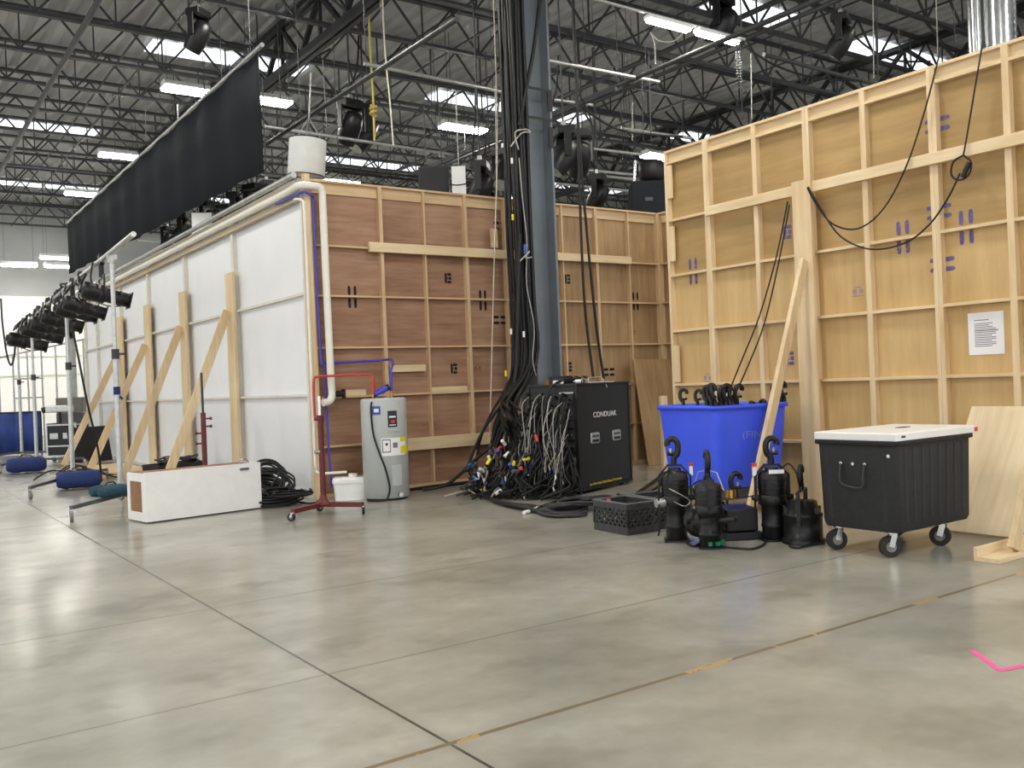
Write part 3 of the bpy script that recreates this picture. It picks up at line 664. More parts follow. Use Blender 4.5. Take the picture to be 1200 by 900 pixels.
def can(label, loc, rz, r=.12, h=.3, tilt=0, face=False):
    t = thing('floodlight', label, 'stage light', loc, rz)
    if tilt: t.rotation_euler = (tilt, 0, rz)
    MB().lathe([(r*1.12, 0), (r*1.12, .03), (r, .035), (r, h*.62), (r*1.04, h*.64), (r*1.04, h*.7), (r*.9, h*.74), (r*.75, h), (r*.3, h*1.03)], n=22).build('body', BLACKM, t)
    mb = MB()
    for i in range(6): a = i*pi/3; mb.box((r*.9*cos(a)-.012, r*.9*sin(a)-.012, h*.7), (r*.9*cos(a)+.012, r*.9*sin(a)+.012, h*.86))
    mb.build('vent_fin', BLACK, t)
    MB().lathe([(.0005, -.003), (r*.98, -.003), (r*.98, .004)], n=22).build('lens', LENS, t)
    mb = MB()
    for s_ in (-1, 1): mb.bar((s_*(r+.03), 0, h*.45), (s_*(r+.03), 0, h*1.25), .006, .03, up=(0,1,0)); mb.cyl((s_*r, 0, h*.5), (s_*(r+.05), 0, h*.5), .018, n=8)
    mb.bar((-r-.033, 0, h*1.25), (r+.033, 0, h*1.25), .03, .006); mb.build('yoke', BLACKM, t)
    c_clamp(t, h*1.25+.003, .85); return t
can('short wide black floodlight standing beside the black bin', (5.47, 4.25, 0), .5, .135, .30)
t = can('black floodlight lying on its side with its silver lens showing, between the two taller spotlights', (4.99, 4.80, .16), 1.0, .11, .26); t.rotation_euler = (radians(82), 0, -.35)
t = thing('floodlight', 'boxy black floodlight with brass clamp at the foot of the timber strut', 'stage light', (5.33, 4.74, 0), -.5)
MB().box((-.12, -.13, .06), (.12, .13, .23)).build('body', BLACKM, t, .012)
mb = MB()
for i in range(5): mb.box((-.125, -.1+.045*i, .08), (.125, -.085+.045*i, .215))
mb.build('cooling_fin', BLACK, t)
MB().box((-.14, -.15, .0), (.14, .15, .055)).build('barn_door', BLACK, t, .004)
MB().bar((-.15, 0, .14), (-.15, 0, .30), .006, .03, up=(0,1,0)).bar((.15, 0, .14), (.15, 0, .30), .006, .03, up=(0,1,0)).bar((-.153, 0, .30), (.153, 0, .30), .03, .006).build('yoke', BLACKM, t)
MB().cyl((-.05, -.02, .303), (-.05, -.02, .36), .045, n=12).build('brass_knob', BRASS, t); c_clamp(t, .303, .9)
for z in (.17,): MB().cyl((.12, .05, z), (.15, .06, z), .018, n=8).build('knob', PIPEG, t)
for i, (lab, pts) in enumerate((('thin black lead looping on the floor in front of the boxy floodlight', [(840, 640), (860, 642), (882, 643), (897, 636), (893, 628), (875, 628)]), ('black lead trailing on the floor under the tall spotlights', [(800, 632), (812, 640), (822, 636), (830, 642)]), ('black lead tucked beside the short wide floodlight', [(925, 640), (935, 642), (950, 638), (962, 632)]))):
    cable('loose_cable', lab, [at(x, y, Z=.012) for x, y in pts], .008, RUBBER)
cable('loose_cable', 'black lead arching from the tall spotlight to the short floodlight', [(5.42, 4.40, .50), (5.47, 4.36, .56), (5.48, 4.30, .50), (5.47, 4.27, .42)], .007, RUBBER)
cable('safety_cable', 'pale wire safety cable looped around the end spotlight', [(4.83, 4.93, .40), (4.87, 4.86, .36), (4.97, 4.86, .30), (4.90, 4.85, .27), (4.84, 4.9, .31)], .004, WIREW)

# =================================================================== BLUE BIN
BB = thing('storage_bin', 'big blue plastic bin heaped with black clamps beside the tan wall', 'bin', (5.93, 5.46, 0), radians(-10))
hw = .405; hy = .45; zb, zt = .235, .945
body = [rrect(hw*.86, hy*.86, .06, zb, c=(hw, hy)), rrect(hw*.99, hy*.99, .08, zt-.03, c=(hw, hy)), rrect(hw*.99, hy*.99, .08, zt, c=(hw, hy)), rrect(hw*.95, hy*.95, .08, zt, c=(hw, hy)), rrect(hw*.82, hy*.82, .06, zb+.02, c=(hw, hy))]
MB().loft(body, True, True).build('tub', BINB, BB)
MB().loft([rrect(hw*.985, hy*.985, .08, zt-.02, c=(hw, hy)), rrect(hw*1.04, hy*1.04, .09, zt-.025, c=(hw, hy)), rrect(hw*1.045, hy*1.045, .09, zt+.012, c=(hw, hy)), rrect(hw*.96, hy*.96, .08, zt+.012, c=(hw, hy)), rrect(hw*.95, hy*.95, .08, zt-.02, c=(hw, hy))], False, True).build('rim', BINB, BB)
text('bin_lettering', '(FIN', .085, plain('pale violet print', (128, 134, 228), .6), BB, (.40, .0245, .69), (radians(94.5), 0, 0), 1.4, .004)
MB().box((.1, .1, .13), (.7, .8, .23)).build('dolly', GREYD, BB)
for x, y in ((.17, .17), (.63, .17), (.17, .73), (.63, .73)): caster(BB, x, y, .055, .03, .13, .6)
inv = Matrix.LocRotScale(BB.location, BB.rotation_euler, None)
def clamp_thing(label, loc, rz, s=1.0, tilt=0, group=None):
    t = thing('hook_clamp', label, 'clamp', loc, rz, group); t.rotation_euler = (tilt, 0, rz); c_clamp(t, 0, s); return t
k = 0
for px in (800, 816, 826, 831, 838, 843, 849, 854, 858, 862, 910, 916, 921):
    u = (px-768)/157.0
    lx = max(.0, (px-836)/89.0)*.8; ly = max(0., (836-px)/68.0)*.9
    p = inv @ V((lx if lx else .012, ly if ly else .012, zt+.0))
    # hook stands on the rim, opening inwards
    clamp_thing('black hook clamp hung on the rim of the blue bin', (p.x, p.y, zt+.016), random.uniform(-.6, .6)+(.2 if lx else -1.2), random.uniform(.68, .92), random.uniform(-.25, .25), 'hook clamps on the rim of the blue bin'); k += 1
for i in range(26):
    p = inv @ V((random.uniform(.12, .7), random.uniform(.12, .7), 0))
    clamp_thing('black hook clamp in the heap filling the blue bin', (p.x, p.y, .80+random.uniform(-.04, .06)), random.uniform(0, 6), .8, random.uniform(-1.3, 1.3), 'hook clamps heaped inside the blue bin')
o = solo('clamp_heap', 'dark heap of clamps filling the blue bin below its rim', 'clamps', MB().loft([[inv @ q for q in rrect(.33, .33, .06, .5, c=(.4, .4))], [inv @ q for q in rrect(.36, .36, .06, .80, c=(.4, .4))]]), BLACK, kind='stuff')

# =================================================================== BLACK BIN
KB = thing('rolling_bin', 'black rolling bin with a flat white lid in front of the tan plywood wall', 'bin', (5.32, 3.41, 0))
LX, LY = .93, .60; z0, z1 = .165, .755
def ribloop(hx, hy, cx, cy, z, ribs):
    return rrect(hx, hy, .05, z, 5, (cx, cy))
cx, cy = LX/2, LY/2
MB().loft([rrect(cx*.92, cy*.92, .05, z0, 5, (cx, cy)), rrect(cx*.945, cy*.955, .05, z0+.03, 5, (cx, cy)), rrect(cx*.985, cy*.985, .05, z1-.01, 5, (cx, cy))], True, True).build('tub', BINK, KB)
mb = MB()
for i in range(8):
    x = .12+i*.098; k0, k1 = .9, .992
    MB().bar((cx+(x-cx)*.97, cy-cy*.945, z0+.06), (x, cy-cy*.975, z1-.05), .03, .012, up=(0, 1, 0)).build('rib', BINK, KB, .004)
for i in range(4):
    y = .09+i*.14
    if i in (1, 2): continue
    MB().bar((cx-cx*.935, cy+(y-cy)*.97, z0+.06), (cx-cx*.975, y, z1-.05), .03, .012, up=(1, 0, 0)).build('rib', BINK, KB, .004)
MB().loft([rrect(cx*.99, cy*.99, .05, z1-.035, 5, (cx, cy)), rrect(cx*1.035, cy*1.05, .06, z1-.03, 5, (cx, cy)), rrect(cx*1.035, cy*1.05, .06, z1, 5, (cx, cy))], True, True).build('rim', BINK, KB, 0)
MB().loft([rrect(cx*1.03, cy*1.04, .015, z1+.001, 3, (cx+.02, cy)), rrect(cx*1.03, cy*1.04, .015, z1+.042, 3, (cx+.02, cy)), rrect(cx*1.0, cy*1.01, .015, z1+.05, 3, (cx+.02, cy))], True).build('lid', LIDW, KB)
MB().box((cx+.05, cy-.02, z1+.05), (cx+.17, cy+.02, z1+.054)).build('lid_handle', INKD, KB); MB().box((.06, -.016, z1+.02), (.10, -.011, z1+.032)).build('lid_slot', INKD, KB)
MB().box((LX+.0, -.017, z1+.008), (LX+.035, -.0115, z1+.036)).build('red_sticker', RED, KB)
xs = cx-cx*.968
mb = MB().tube(smooth([(xs-.012, .40, .60), (xs-.03, .40, .53), (xs-.03, .385, .465), (xs-.03, .24, .45), (xs-.03, .225, .53), (xs-.012, .22, .60)], 4), .0065, 8); hd = mb.build('rope_handle', RUBBERG, KB)
for y in (.22, .31, .40): MB().cyl((xs+.01, y, .60), (xs-.014, y, .60), .011, n=10).build('rivet', CHROME, KB)
MB().cyl((xs+.01, .05, .66), (xs-.012, .05, .66), .012, n=10).build('rivet', CHROME, KB)
for x, y in ((.10, .10), (.10, .50), (.66, .08), (.80, .50)): caster(KB, x, y, .068, .04, .165, 2.6 if x < .4 else 1.9, TYRE, WHEELG)

# =================================================================== MILK CRATES
CRATE = plain('worn black crate plastic', (56, 56, 58), .5, 0, .3, 30)
def milk_crate(label, loc, rz):
    t = thing('milk_crate', label, 'crate', loc, rz); X, Y, Z = .32, .44, .25
    mb = MB()
    def side(p, ux, n_, L):   # lattice wall starting at p along ux
        ux = V(ux); p = V(p)
        mb.bar(p+V((0,0,.03)), p+ux*L+V((0,0,.03)), .012, .06); mb.bar(p+V((0,0,Z-.03)), p+ux*L+V((0,0,Z-.03)), .012, .05)
        mb.bar(p+V((0,0,.06)), p+V((0,0,Z-.05)), .02, .02, up=ux); 
        z_, z2 = .055, Z-.05; k = int(L/.058)
        for i in range(-3, k+1):
            for sgn in (1, -1):
                xa = i*.058 if sgn > 0 else i*.058+(z2-z_); xb = xa+sgn*(z2-z_)
                za, zb_ = z_, z2
                a0, a1 = xa, xb
                def clip(u): return max(0, min(L, u))
                if a1 != a0:
                    f0 = (clip(a0)-a0)/(a1-a0); f1_ = (clip(a1)-a0)/(a1-a0)
                    if f1_-f0 > .05: mb.bar(p+ux*clip(a0)+V((0,0,za+(zb_-za)*f0)), p+ux*clip(a1)+V((0,0,za+(zb_-za)*f1_)), .009, .014, up=(0,0,1))
    side((0,0,0), (1,0,0), 0, X); side((0,0,0), (0,1,0), 0, Y); side((X,0,0), (0,1,0), 0, Y); side((0,Y,0), (1,0,0), 0, X)
    mb.build('lattice_wall', CRATE, t)
    MB().box((.005, .005, .0), (X-.005, Y-.005, .012)).build('floor_panel', BLACK, t)
    r = MB()
    for a, b_ in (((-.008,-.008,Z-.012),(X+.008,.012,Z)), ((-.008,Y-.012,Z-.012),(X+.008,Y+.008,Z)), ((-.008,.012,Z-.012),(.012,Y-.012,Z)), ((X-.012,.012,Z-.012),(X+.008,Y-.012,Z))): r.box(a, b_)
    r.build('rim', plain('scuffed crate rim', (104, 104, 106), .5), t, .003); return t
c1_ = milk_crate('black plastic milk crate with a grey rim, in front of the black rack case', (4.835, 5.40, 0), radians(-4))
c2_ = milk_crate('second black milk crate, tucked behind the first beside the blue bin', (5.20, 5.44, 0), radians(-8))
t = thing('plug', 'small red plug lying in the milk crate in front of the rack case', 'plug', (4.87, 5.66, .20))
MB().cyl((0, 0, 0), (.02, .02, .055), .018).build('body', RED, t); MB().cyl((-.0, -.0, -.07), (0, 0, 0), .02).build('collar', BLACK, t)
cable('loose_cable', 'black cable coiled inside the milk crate in front of the rack case', [(4.9+.1*cos(a)+.08, 5.6+.13*sin(a), .03+.012*a) for a in [i*.5 for i in range(38)]], .012, RUBBER, k=2)
cable('loose_cable', 'black cable coiled inside the milk crate beside the blue bin', [(5.37+.1*cos(a), 5.64+.13*sin(a), .03+.012*a) for a in [i*.5 for i in range(38)]], .012, RUBBER, k=2)

# =================================================================== RACK CASE
RZ = radians(19.4); RK = thing('rack_case', 'tall black rack case stencilled in white, wired on its open side, before the steel column', 'road case', (6.23, 7.685, 0), RZ)
RW, RD, RH = 1.17, .64, 1.19
MB().box((.012, .012, .035), (RW-.012, RD-.012, RH-.012)).build('case_body', plain('black laminate', (27, 28, 32), .5, 0, .15, 30), RK)
mb = MB()
for a, b_ in (((0,0,.03),(.028,.028,RH)), ((RW-.028,0,.03),(RW,.028,RH)), ((0,RD-.028,.03),(.028,RD,RH)), ((RW-.028,RD-.028,.03),(RW,RD,RH)), ((.028,0,RH-.028),(RW-.028,.028,RH)), ((.028,0,.03),(RW-.028,.028,.058)), ((0,.028,RH-.028),(.028,RD-.028,RH)), ((RW-.028,.028,RH-.028),(RW,RD-.028,RH)), ((0,.028,.03),(.028,RD-.028,.058))): mb.box(a, b_)
mb.build('edge_trim', BLACKM, RK, .004)
for x, y in ((.1, .1), (1.07, .1), (.1, .54), (1.07, .54)): MB().lathe([(.03, 0), (.035, .03)], (x, y, 0), 12).build('foot', RUBBER, RK)
text('rack_lettering', 'CONDUAK', .082, PAPER, RK, (.60, .0105, .835), (pi/2, 0, 0), 1.25, .001)
for x in (.36, .84):
    l = MB().loft([[V((q.x, .010, q.y)) for q in rrect(.092, .06, .02, 0, 4, (x, .585))], [V((q.x, .002, q.y)) for q in rrect(.088, .056, .02, 0, 4, (x, .585))]]).build('handle_dish', ALU, RK)
    MB().box((x-.07, -.002, .54), (x+.07, .001, .57)).build('grip', BLACK, l); MB().box((x-.07, -.0005, .593), (x+.07, .0012, .617)).build('dish_recess', GREYD, l)
ys = MB().box((.19, .008, .068), (1.0, .0115, .103)).build('sticker_strip', BLACK, RK)
text('sticker_text', 'See Wire Patch Sheet Brand Two Inside', .040, YELLOW, RK, (.56, .0075, .086), (pi/2, 0, 0), 1.1, .0008)
# open patch side (local x = 0)
mb = MB()
for i in range(7): mb.box((-.004, .05, .20+.13*i), (.008, RD-.05, .30+.13*i))
for i in range(7):
    for j in range(9): mb.cyl((-.018, .075+j*.06, .25+.13*i), (-.004, .09+j*.062, .25+.13*i), .013, n=8)
mb.build('patch_panel', RUBBERG, RK)
MB().box((-.006, .04, 1.085), (.0, .22, 1.1)).box((-.006, .04, .2), (.0, .07, .4)).build('hinge_plate', ALU, RK)
RM = Matrix.LocRotScale(RK.location, RK.rotation_euler, None)
def rw(x, y, z): return RM @ V((x, y, z))
def conn(o, p, d, mat, r=.014, L=.06):
    p = V(p)-o.location; d = V(d).normalized(); MB().cyl(p, p+d*L, r, n=8).build('connector', mat, o)
for i in range(88):
    y0 = random.uniform(.03, .62); z0_ = random.uniform(.30, 1.08); out = random.uniform(.07, .24); dx = random.uniform(-.42, -.08); dy = y0+random.uniform(-.25, .45)
    pts = [rw(-.02, y0, z0_), rw(-out*.6, y0+random.uniform(-.03, .05), z0_+random.uniform(-.02, .04)), rw(-out, y0+random.uniform(-.05, .1), z0_*.75), rw(dx*.9, (y0+dy)/2+random.uniform(-.06, .06), z0_*.35), rw(dx, dy, .03+random.uniform(0, .12)), rw(dx-random.uniform(.05, .3), dy+random.uniform(-.15, .25), .018+random.uniform(0, .06))]
    o = cable('rack_cable', 'black cable hanging in the tangle on the patched side of the rack case', pts, random.choice((.009, .011, .014)), RUBBER, 'black cables tangled on the rack case', k=4)
for i in range(40):
    y0 = random.uniform(.0, .62); z0_ = random.uniform(.45, 1.12); out = random.uniform(.16, .30); dx = random.uniform(-.38, -.16)
    z2_ = random.uniform(.08, .35); dy = y0+random.uniform(-.08, .18)
    pts = [rw(-out*.7, y0, z0_), rw(-out, y0+random.uniform(-.03, .05), z0_-.1), rw(-out-.03, (y0+dy)/2+random.uniform(-.04, .04), (z0_+z2_)/2), rw(dx, dy, z2_)]
    o = cable('rack_cable', 'pale grey wire hanging loose over the tangle on the rack case', pts, random.choice((.003, .004, .0045)), WIREW, 'pale wires over the rack tangle', k=4)
    conn(o, pts[-1], (random.uniform(-.3, .3), random.uniform(-.3, .3), -1), random.choice((WIREW, BLACK, BLACK, BLUEC, WHITE)), .009, .05)
cols = [WHITE, BLACK, BLUEC, BLACK, RUBBERG, BLACK, WHITE, YELLOW, BLACK, GREYD, RUBBERG, BLUEC, RED, BLACK]
for i in range(52):
    a = rw(random.uniform(-.62, -.2), random.uniform(.35, 1.15), 0); z = random.uniform(.10, .62)*max(.3, min(1, 1.6-(6.23-a.x)*1.2))
    d = V((random.uniform(-1, 1), random.uniform(-1, .4), random.uniform(-.6, .9)))
    pts = [a+V((0, 0, z)), a+V((.06, .06, z*.75)), a+V((random.uniform(-.2, .2), random.uniform(-.1, .2), .10)), a+V((random.uniform(-.35, .25), random.uniform(-.2, .3), .02))]
    o = cable('plug_cable', 'cable with its plug end dumped in the pile at the column foot', pts, random.choice((.008, .01, .012)), random.choice((RUBBER, RUBBER, RUBBERG, WIREW)), 'plug ends piled at the column foot', k=4)
    conn(o, pts[0], d, cols[i % len(cols)], .02, .075)
# cables from the column bundle down into the pile and rack
for i in range(30):
    xx = CX0-.03-.024*(i % 5)-.06*random.random(); yy = CY0-.04+.33*(i/30)
    j = random.uniform(-.012, .012)
    end = rw(random.uniform(-.42, -.2), random.uniform(.35, .72), random.uniform(.45, .95)) if i % 3 else V((random.uniform(5.75, 6.2), random.uniform(8.5, 9.2), random.uniform(.05, .3)))
    pts = [(xx+.02, yy, 7.2), (xx+j, yy+j, 6.0), (xx-j, yy, 4.6), (xx+j, yy-j, 3.2), (xx, yy, 2.2), (xx-.02, yy-.01, 1.45), (V((xx, yy, 1.2))+end)/2-V((.16, -.05, .0)), end]
    cable('column_cable', 'black cable bundled down the face of the steel column', pts, random.choice((.014, .018, .022)), RUBBER, 'cables bundled down the steel column', k=4)
cable('column_cable', 'thick black cable sweeping out from the column down to the floor pile', [(6.52, 9.0, 3.0), (6.42, 8.98, 2.0), (6.33, 8.95, 1.3), (6.12, 8.9, .75), (5.9, 8.85, .4), (5.75, 8.8, .05)], .028, RUBBER)
cable('column_cable', 'thin pale wire winding down among the column cables', [(6.5, 8.93, 3.9), (6.52, 8.92, 3.4), (6.56, 8.92, 2.9), (6.53, 8.92, 2.4), (6.6, 8.9, 1.9), (6.56, 8.9, 1.5), (6.6, 8.9, 1.3)], .006, WIREW)
cable('column_cable', 'black cable strapped across the upper web of the column', [(6.55, 8.97, 4.3), (6.66, 8.95, 4.75), (6.8, 8.93, 5.3), (6.95, 8.9, 6.2)], .025, RUBBER)
o = cable('column_tag', 'blue tape tag with a pale tail tied to the column cables', [(6.5, 8.88, 2.86), (6.5, 8.88, 2.75)], .02, BLUEC, cat='tag'); cable('column_tag', 'pale tie string knotted below the blue tag on the column cables', [(6.42, 8.88, 2.66), (6.5, 8.86, 2.74), (6.55, 8.86, 2.78), (6.48, 8.86, 2.70), (6.58, 8.86, 2.71)], .008, WIREW, cat='tag')
for px, py, mt in ((600, 192, WHITE), (601, 258, YELLOW), (593, 441, YELLOW), (599, 392, WHITE), (614, 395, WHITE)):
    p = at(px, py, T=11.0); solo('cable_tag', 'small bright tag taped on the bundle of column cables', 'tag', MB().cyl(p, p+V((0, 0, .07)), .014, n=8), mt, 'tags on the column cables')
# top of the rack
t = thing('cardboard_box', 'brown cardboard box on the floor behind the rack case against the column', 'box', (6.74, 8.70, 0), .0)
MB().box((0, 0, 0), (.34, .24, 1.24)).build('carton', CARDB, t, .005); MB().box((.15, -.003, .9), (.2, -.0005, 1.24)).build('tape', plain('tan tape', (196, 164, 118), .4), t)
for i, (x, y, dx, dy, dz, lab) in enumerate(((.40, .45, .2, .2, .09, 'small black dimmer box on top of the rack case near the column'), (.56, .4, .12, .1, .05, 'little black adapter on top of the rack case, in front of the dimmer box'), (.76, .45, .2, .14, .06, 'flat black adapter on top of the rack case near its middle'))):
    t = thing('adapter_box', lab, 'adapter', rw(x, y, RH), RZ+.2*i); MB().box((-dx/2, -dy/2, 0), (dx/2, dy/2, dz)).build('shell', BLACK, t, .008); MB().cyl((0, -dy/2-.015, dz*.5), (0, -dy/2, dz*.5), dz*.25, n=8).build('socket', GREYD, t)
for i, (x, y, lab) in enumerate(((.06, .3, 'white plug lying at the cable end of the rack case top'), (.13, .28, 'white plug lying beside a black cable on the rack case top'), (.2, .1, 'pale connector at the front edge of the rack case top'))):
    t = thing('plug', lab, 'plug', rw(x, y, RH+.022), RZ+i); MB().cyl((-.03, 0, 0), (.03, 0, 0), .021, n=10).build('body', WHITE, t); MB().cyl((.03, 0, 0), (.05, 0, 0), .012, n=8).build('pin_end', PIPEG, t)
cable('loose_cable', 'pale wire squiggle lying on top of the rack case', [rw(.30, .1, RH+.01), rw(.34, .14, RH+.05), rw(.4, .1, RH+.03), rw(.36, .06, RH+.01), rw(.46, .12, RH+.05), rw(.56, .1, RH+.06), rw(.62, .04, RH+.05), rw(.63, -.012, RH-.06)], .006, WIREW)
cable('loose_cable', 'black cable draped over the top of the rack case toward the column', [rw(.5, .3, RH+.015), rw(.35, .35, RH+.03), rw(.2, .25, RH+.03), rw(.05, .28, RH+.02), rw(-.1, .3, RH-.1), rw(-.2, .35, .7)], .012, RUBBER)
for i in range(6): cable('loose_cable', 'black cable looped in the tangle on the rack case top', [rw(.25+.09*i+.07*cos(a), .36+.07*sin(a), RH+.015+.008*a+.01*(i % 2)) for a in [q*.6 for q in range(12)]], .009, RUBBER, 'loops on the rack case top', k=2)
t = thing('sheet_stack', 'white sheets lying on the free corner of the rack case top', 'paper', rw(.95, .25, RH), RZ); MB().box((-.13, -.1, 0), (.13, .1, .008)).build('paper', PAPER, t)
# floor cables
random.seed(11)
for i in range(11):
    off = .05*i
    pts = [at(560+2*i, 577+1.2*i, Z=.015+.012*(i % 3)), at(590+3*i, 588+.9*i, Z=.015+.01*(i % 3)), at(625+2*i, 592+1.3*i, Z=.015+.012*(i % 2)), at(655+2*i, 596+.9*i, Z=.015), at(688, 588+1.5*i, Z=.015+.01*(i % 3))]
    cable('floor_cable', 'black cable snaking along the floor at the foot of the rack tangle', pts, .012, RUBBER if i % 3 else RUBBERG, 'cables on the floor before the rack case', k=5)
for i in range(5):
    c0_ = at(655, 598, Z=0); coil('black cable coil on the floor beside the milk crate', (c0_.x+.06*i, c0_.y-.03*i, .012*i), .26+.03*i, 2, .013, RUBBER if i % 2 else RUBBERG, 'cable coils beside the milk crate', 0, .6)
t = thing('plug', 'white plug end lying alone on the floor before the rack cables', 'plug', at(619, 600, Z=.02)); MB().cyl((-.05, 0, 0), (.03, .03, 0), .018, n=10).build('body', WHITE, t); MB().cyl((.03, .03, 0), (.07, .04, 0), .012, n=8).build('pin_end', BLACK, t)
t = thing('plug', 'small white connector lying beside the lone plug on the floor', 'plug', at(629, 597, Z=.02)); MB().cyl((-.03, 0, 0), (.03, .02, .01), .018, n=10).build('body', WHITE, t); MB().cyl((.03, .02, .01), (.06, .03, .0), .010, n=8).build('pin_end', PIPEG, t)
cable('floor_cable', 'black cable running from the water heater along the brown wall foot', [(4.6, 9.3, .02), (5.2, 9.62, .02), (5.8, 9.66, .02), (6.3, 9.6, .03), (6.6, 9.5, .03)], .02, RUBBER)
cable('floor_cable', 'second black cable along the brown wall foot, below the ledger board', [(4.9, 9.55, .02), (5.5, 9.70, .02), (6.0, 9.72, .02), (6.6, 9.7, .02)], .018, RUBBER)
o = cable('floor_cable', 'black cable with grey sleeve curving down from the tangle to the brown wall foot', [(6.02, 8.9, .55), (5.86, 9.05, .40), (5.72, 9.2, .22), (5.55, 9.35, .06), (5.3, 9.45, .025)], .022, RUBBER); MB().tube([V((5.80, 9.1, .33))-o.location, V((5.72, 9.2, .22))-o.location], .026, 8).build('sleeve', RUBBERG, o)
for i, (a, c) in enumerate((((700, 600), (775, 560)), ((712, 598), (790, 545)), ((745, 585), (788, 556)))):
    cable('floor_cable', 'black cable crossing the floor from the rack case toward the blue bin', [at(a[0], a[1], Z=.015), at((a[0]+c[0])/2, (a[1]+c[1])/2+3, Z=.03), at(c[0], c[1], Z=.05+.03*i)], .014, RUBBER, 'cables crossing between rack and bin')
t = thing('cable_reel_plug', 'black feeder plug with a green band standing beside the rack case', 'plug', rw(1.24, .12, 0)); MB().cyl((0, 0, 0), (.0, 0, .60), .022, n=10).build('lead', RUBBER, t); MB().cyl((0, 0, .60), (.01, 0, .67), .034, n=10).build('green_band', GREEN, t); MB().cyl((.01, 0, .67), (.02, 0, .72), .026, n=10).build('cap', CARDB, t)
# plywood offcut and rail behind the rack
o = MB().box((0, -.01, 0), (.72, .01, 1.5)).build('plywood_offcut', BROWNZ, None, .003); o.location = (8.88, 9.45, .0); o.rotation_euler = (radians(-9), 0, 0); tag(o, 'plywood offcut leaning on the brown wall near the inner corner of the set', 'board')
t = thing('timber_offcut', 'pale timber offcut standing on end behind the blue bin', 'timber offcut', (7.72, 7.95, 0)); MB().box((0, 0, 0), (.10, .04, 1.0)).build('stick', PINEZ, t, .003)

# =================================================================== HANGING CABLES AND ROPES
def line(name, label, pts, r, mat, cat, group=None, k=5): return cable(name, label, pts, r, mat, group, cat, k)
line('hanging_cable', 'black cable dropping from the roof down behind the rack case', [(7.74, 9.30, 7.3), (7.74, 9.30, 5), (7.72, 9.30, 3.5), (7.69, 9.25, 2.2), (7.66, 9.1, 1.24)], .018, RUBBER, 'cable')
line('hanging_cable', 'second black cable dropping beside the first in front of the brown wall', [(7.76, 9.32, 7.3), (7.75, 9.32, 5), (7.80, 9.30, 3.4), (7.88, 9.27, 2.0), (7.92, 9.2, 1.22)], .018, RUBBER, 'cable')
PR = line('pull_rope', 'cream pull rope with a white handle hanging beside the steel column', [(6.62, 9.5, 7.3), (6.6, 9.5, 4.5), (6.45, 9.5, 2.5), (6.27, 9.5, .2)], .008, ROPEW, 'rope'); 
q = V((6.27, 9.5, .06))-PR.location; MB().lathe([(.01, .14), (.03, .12), (.026, .02), (.016, 0)], q, 12).build('grip', WHITE, PR); MB().lathe([(.03, -.02), (.03, 0)], q, 12).build('weight', BLACK, PR)
line('hanging_rope', 'yellow rope hanging from the roof girder, knotted near its lower end', [at(431, -8, T=15.5), at(434, 60, T=15.5), at(437, 110, T=15.5), at(439, 165, T=15.5)], .02, ROPEY, 'rope')
p = at(437.5, 128, T=15.45); solo('rope_knot', 'thick yellow knot on the hanging yellow rope', 'knot', MB().tube(smooth([p+V((.05*cos(a), .05*sin(a), .012*a-.1)) for a in [q*.7 for q in range(22)]], 2), .022, 6), ROPEY)
line('hanging_rope', 'cream rope tied to the white pipe beside the yellow rope', [at(448, -8, T=14.5), at(450, 40, T=14.5), at(453, 80, T=14.5), at(457, 120, T=14.5), at(461, 170, T=14.5)], .013, ROPEW, 'rope')
for i, (x0, y0, x1, y1, T) in enumerate(((378, 70, 383, 150, 16), (505, 50, 506, 165, 15), (557, 85, 556, 180, 15), (580, 100, 582, 215, 14), (752, 70, 754, 165, 13), (760, 60, 763, 165, 13), (741, 120, 741, 165, 14), (728, 130, 730, 152, 14), (868, 55, 870, 140, 12), (880, 62, 881, 140, 13), (903, 20, 904, 122, 14), (950, 25, 952, 105, 14), (1023, 0, 1024, 92, 12), (1028, 0, 1029, 92, 12), (1051, 0, 1054, 60, 12), (1097, 0, 1099, 62, 11), (1117, 0, 1119, 50, 12), (430, 190, 430, 215, 16), (170, 110, 171, 160, 20), (203, 60, 204, 125, 20))):
    line('hanging_rope', 'thin pale rigging line hanging from the dark roof joists', [at(x0, y0, T=T), at((x0+x1)/2, (y0+y1)/2, T=T), at(x1, y1, T=T)], .007, WIREW if i % 3 == 0 else RUBBERG, 'rope', 'rigging lines hanging from the roof', 2)
for i, x in enumerate((864.5, 868)):
    mb = MB(); p0 = at(x-2, 60, T=11); p1 = at(x+1, 102, T=11)
    for q in range(14): c = p0.lerp(p1, q/13); mb.cyl(c, c.lerp(p1, .06) if q < 13 else p1-V((0,0,.01)), .014 if q % 2 else .02, n=6)
    solo('hanging_chain', 'bright chain hanging below the end of the lit tube fixture', 'chain', mb, CHROME, 'chains below the tube fixture')
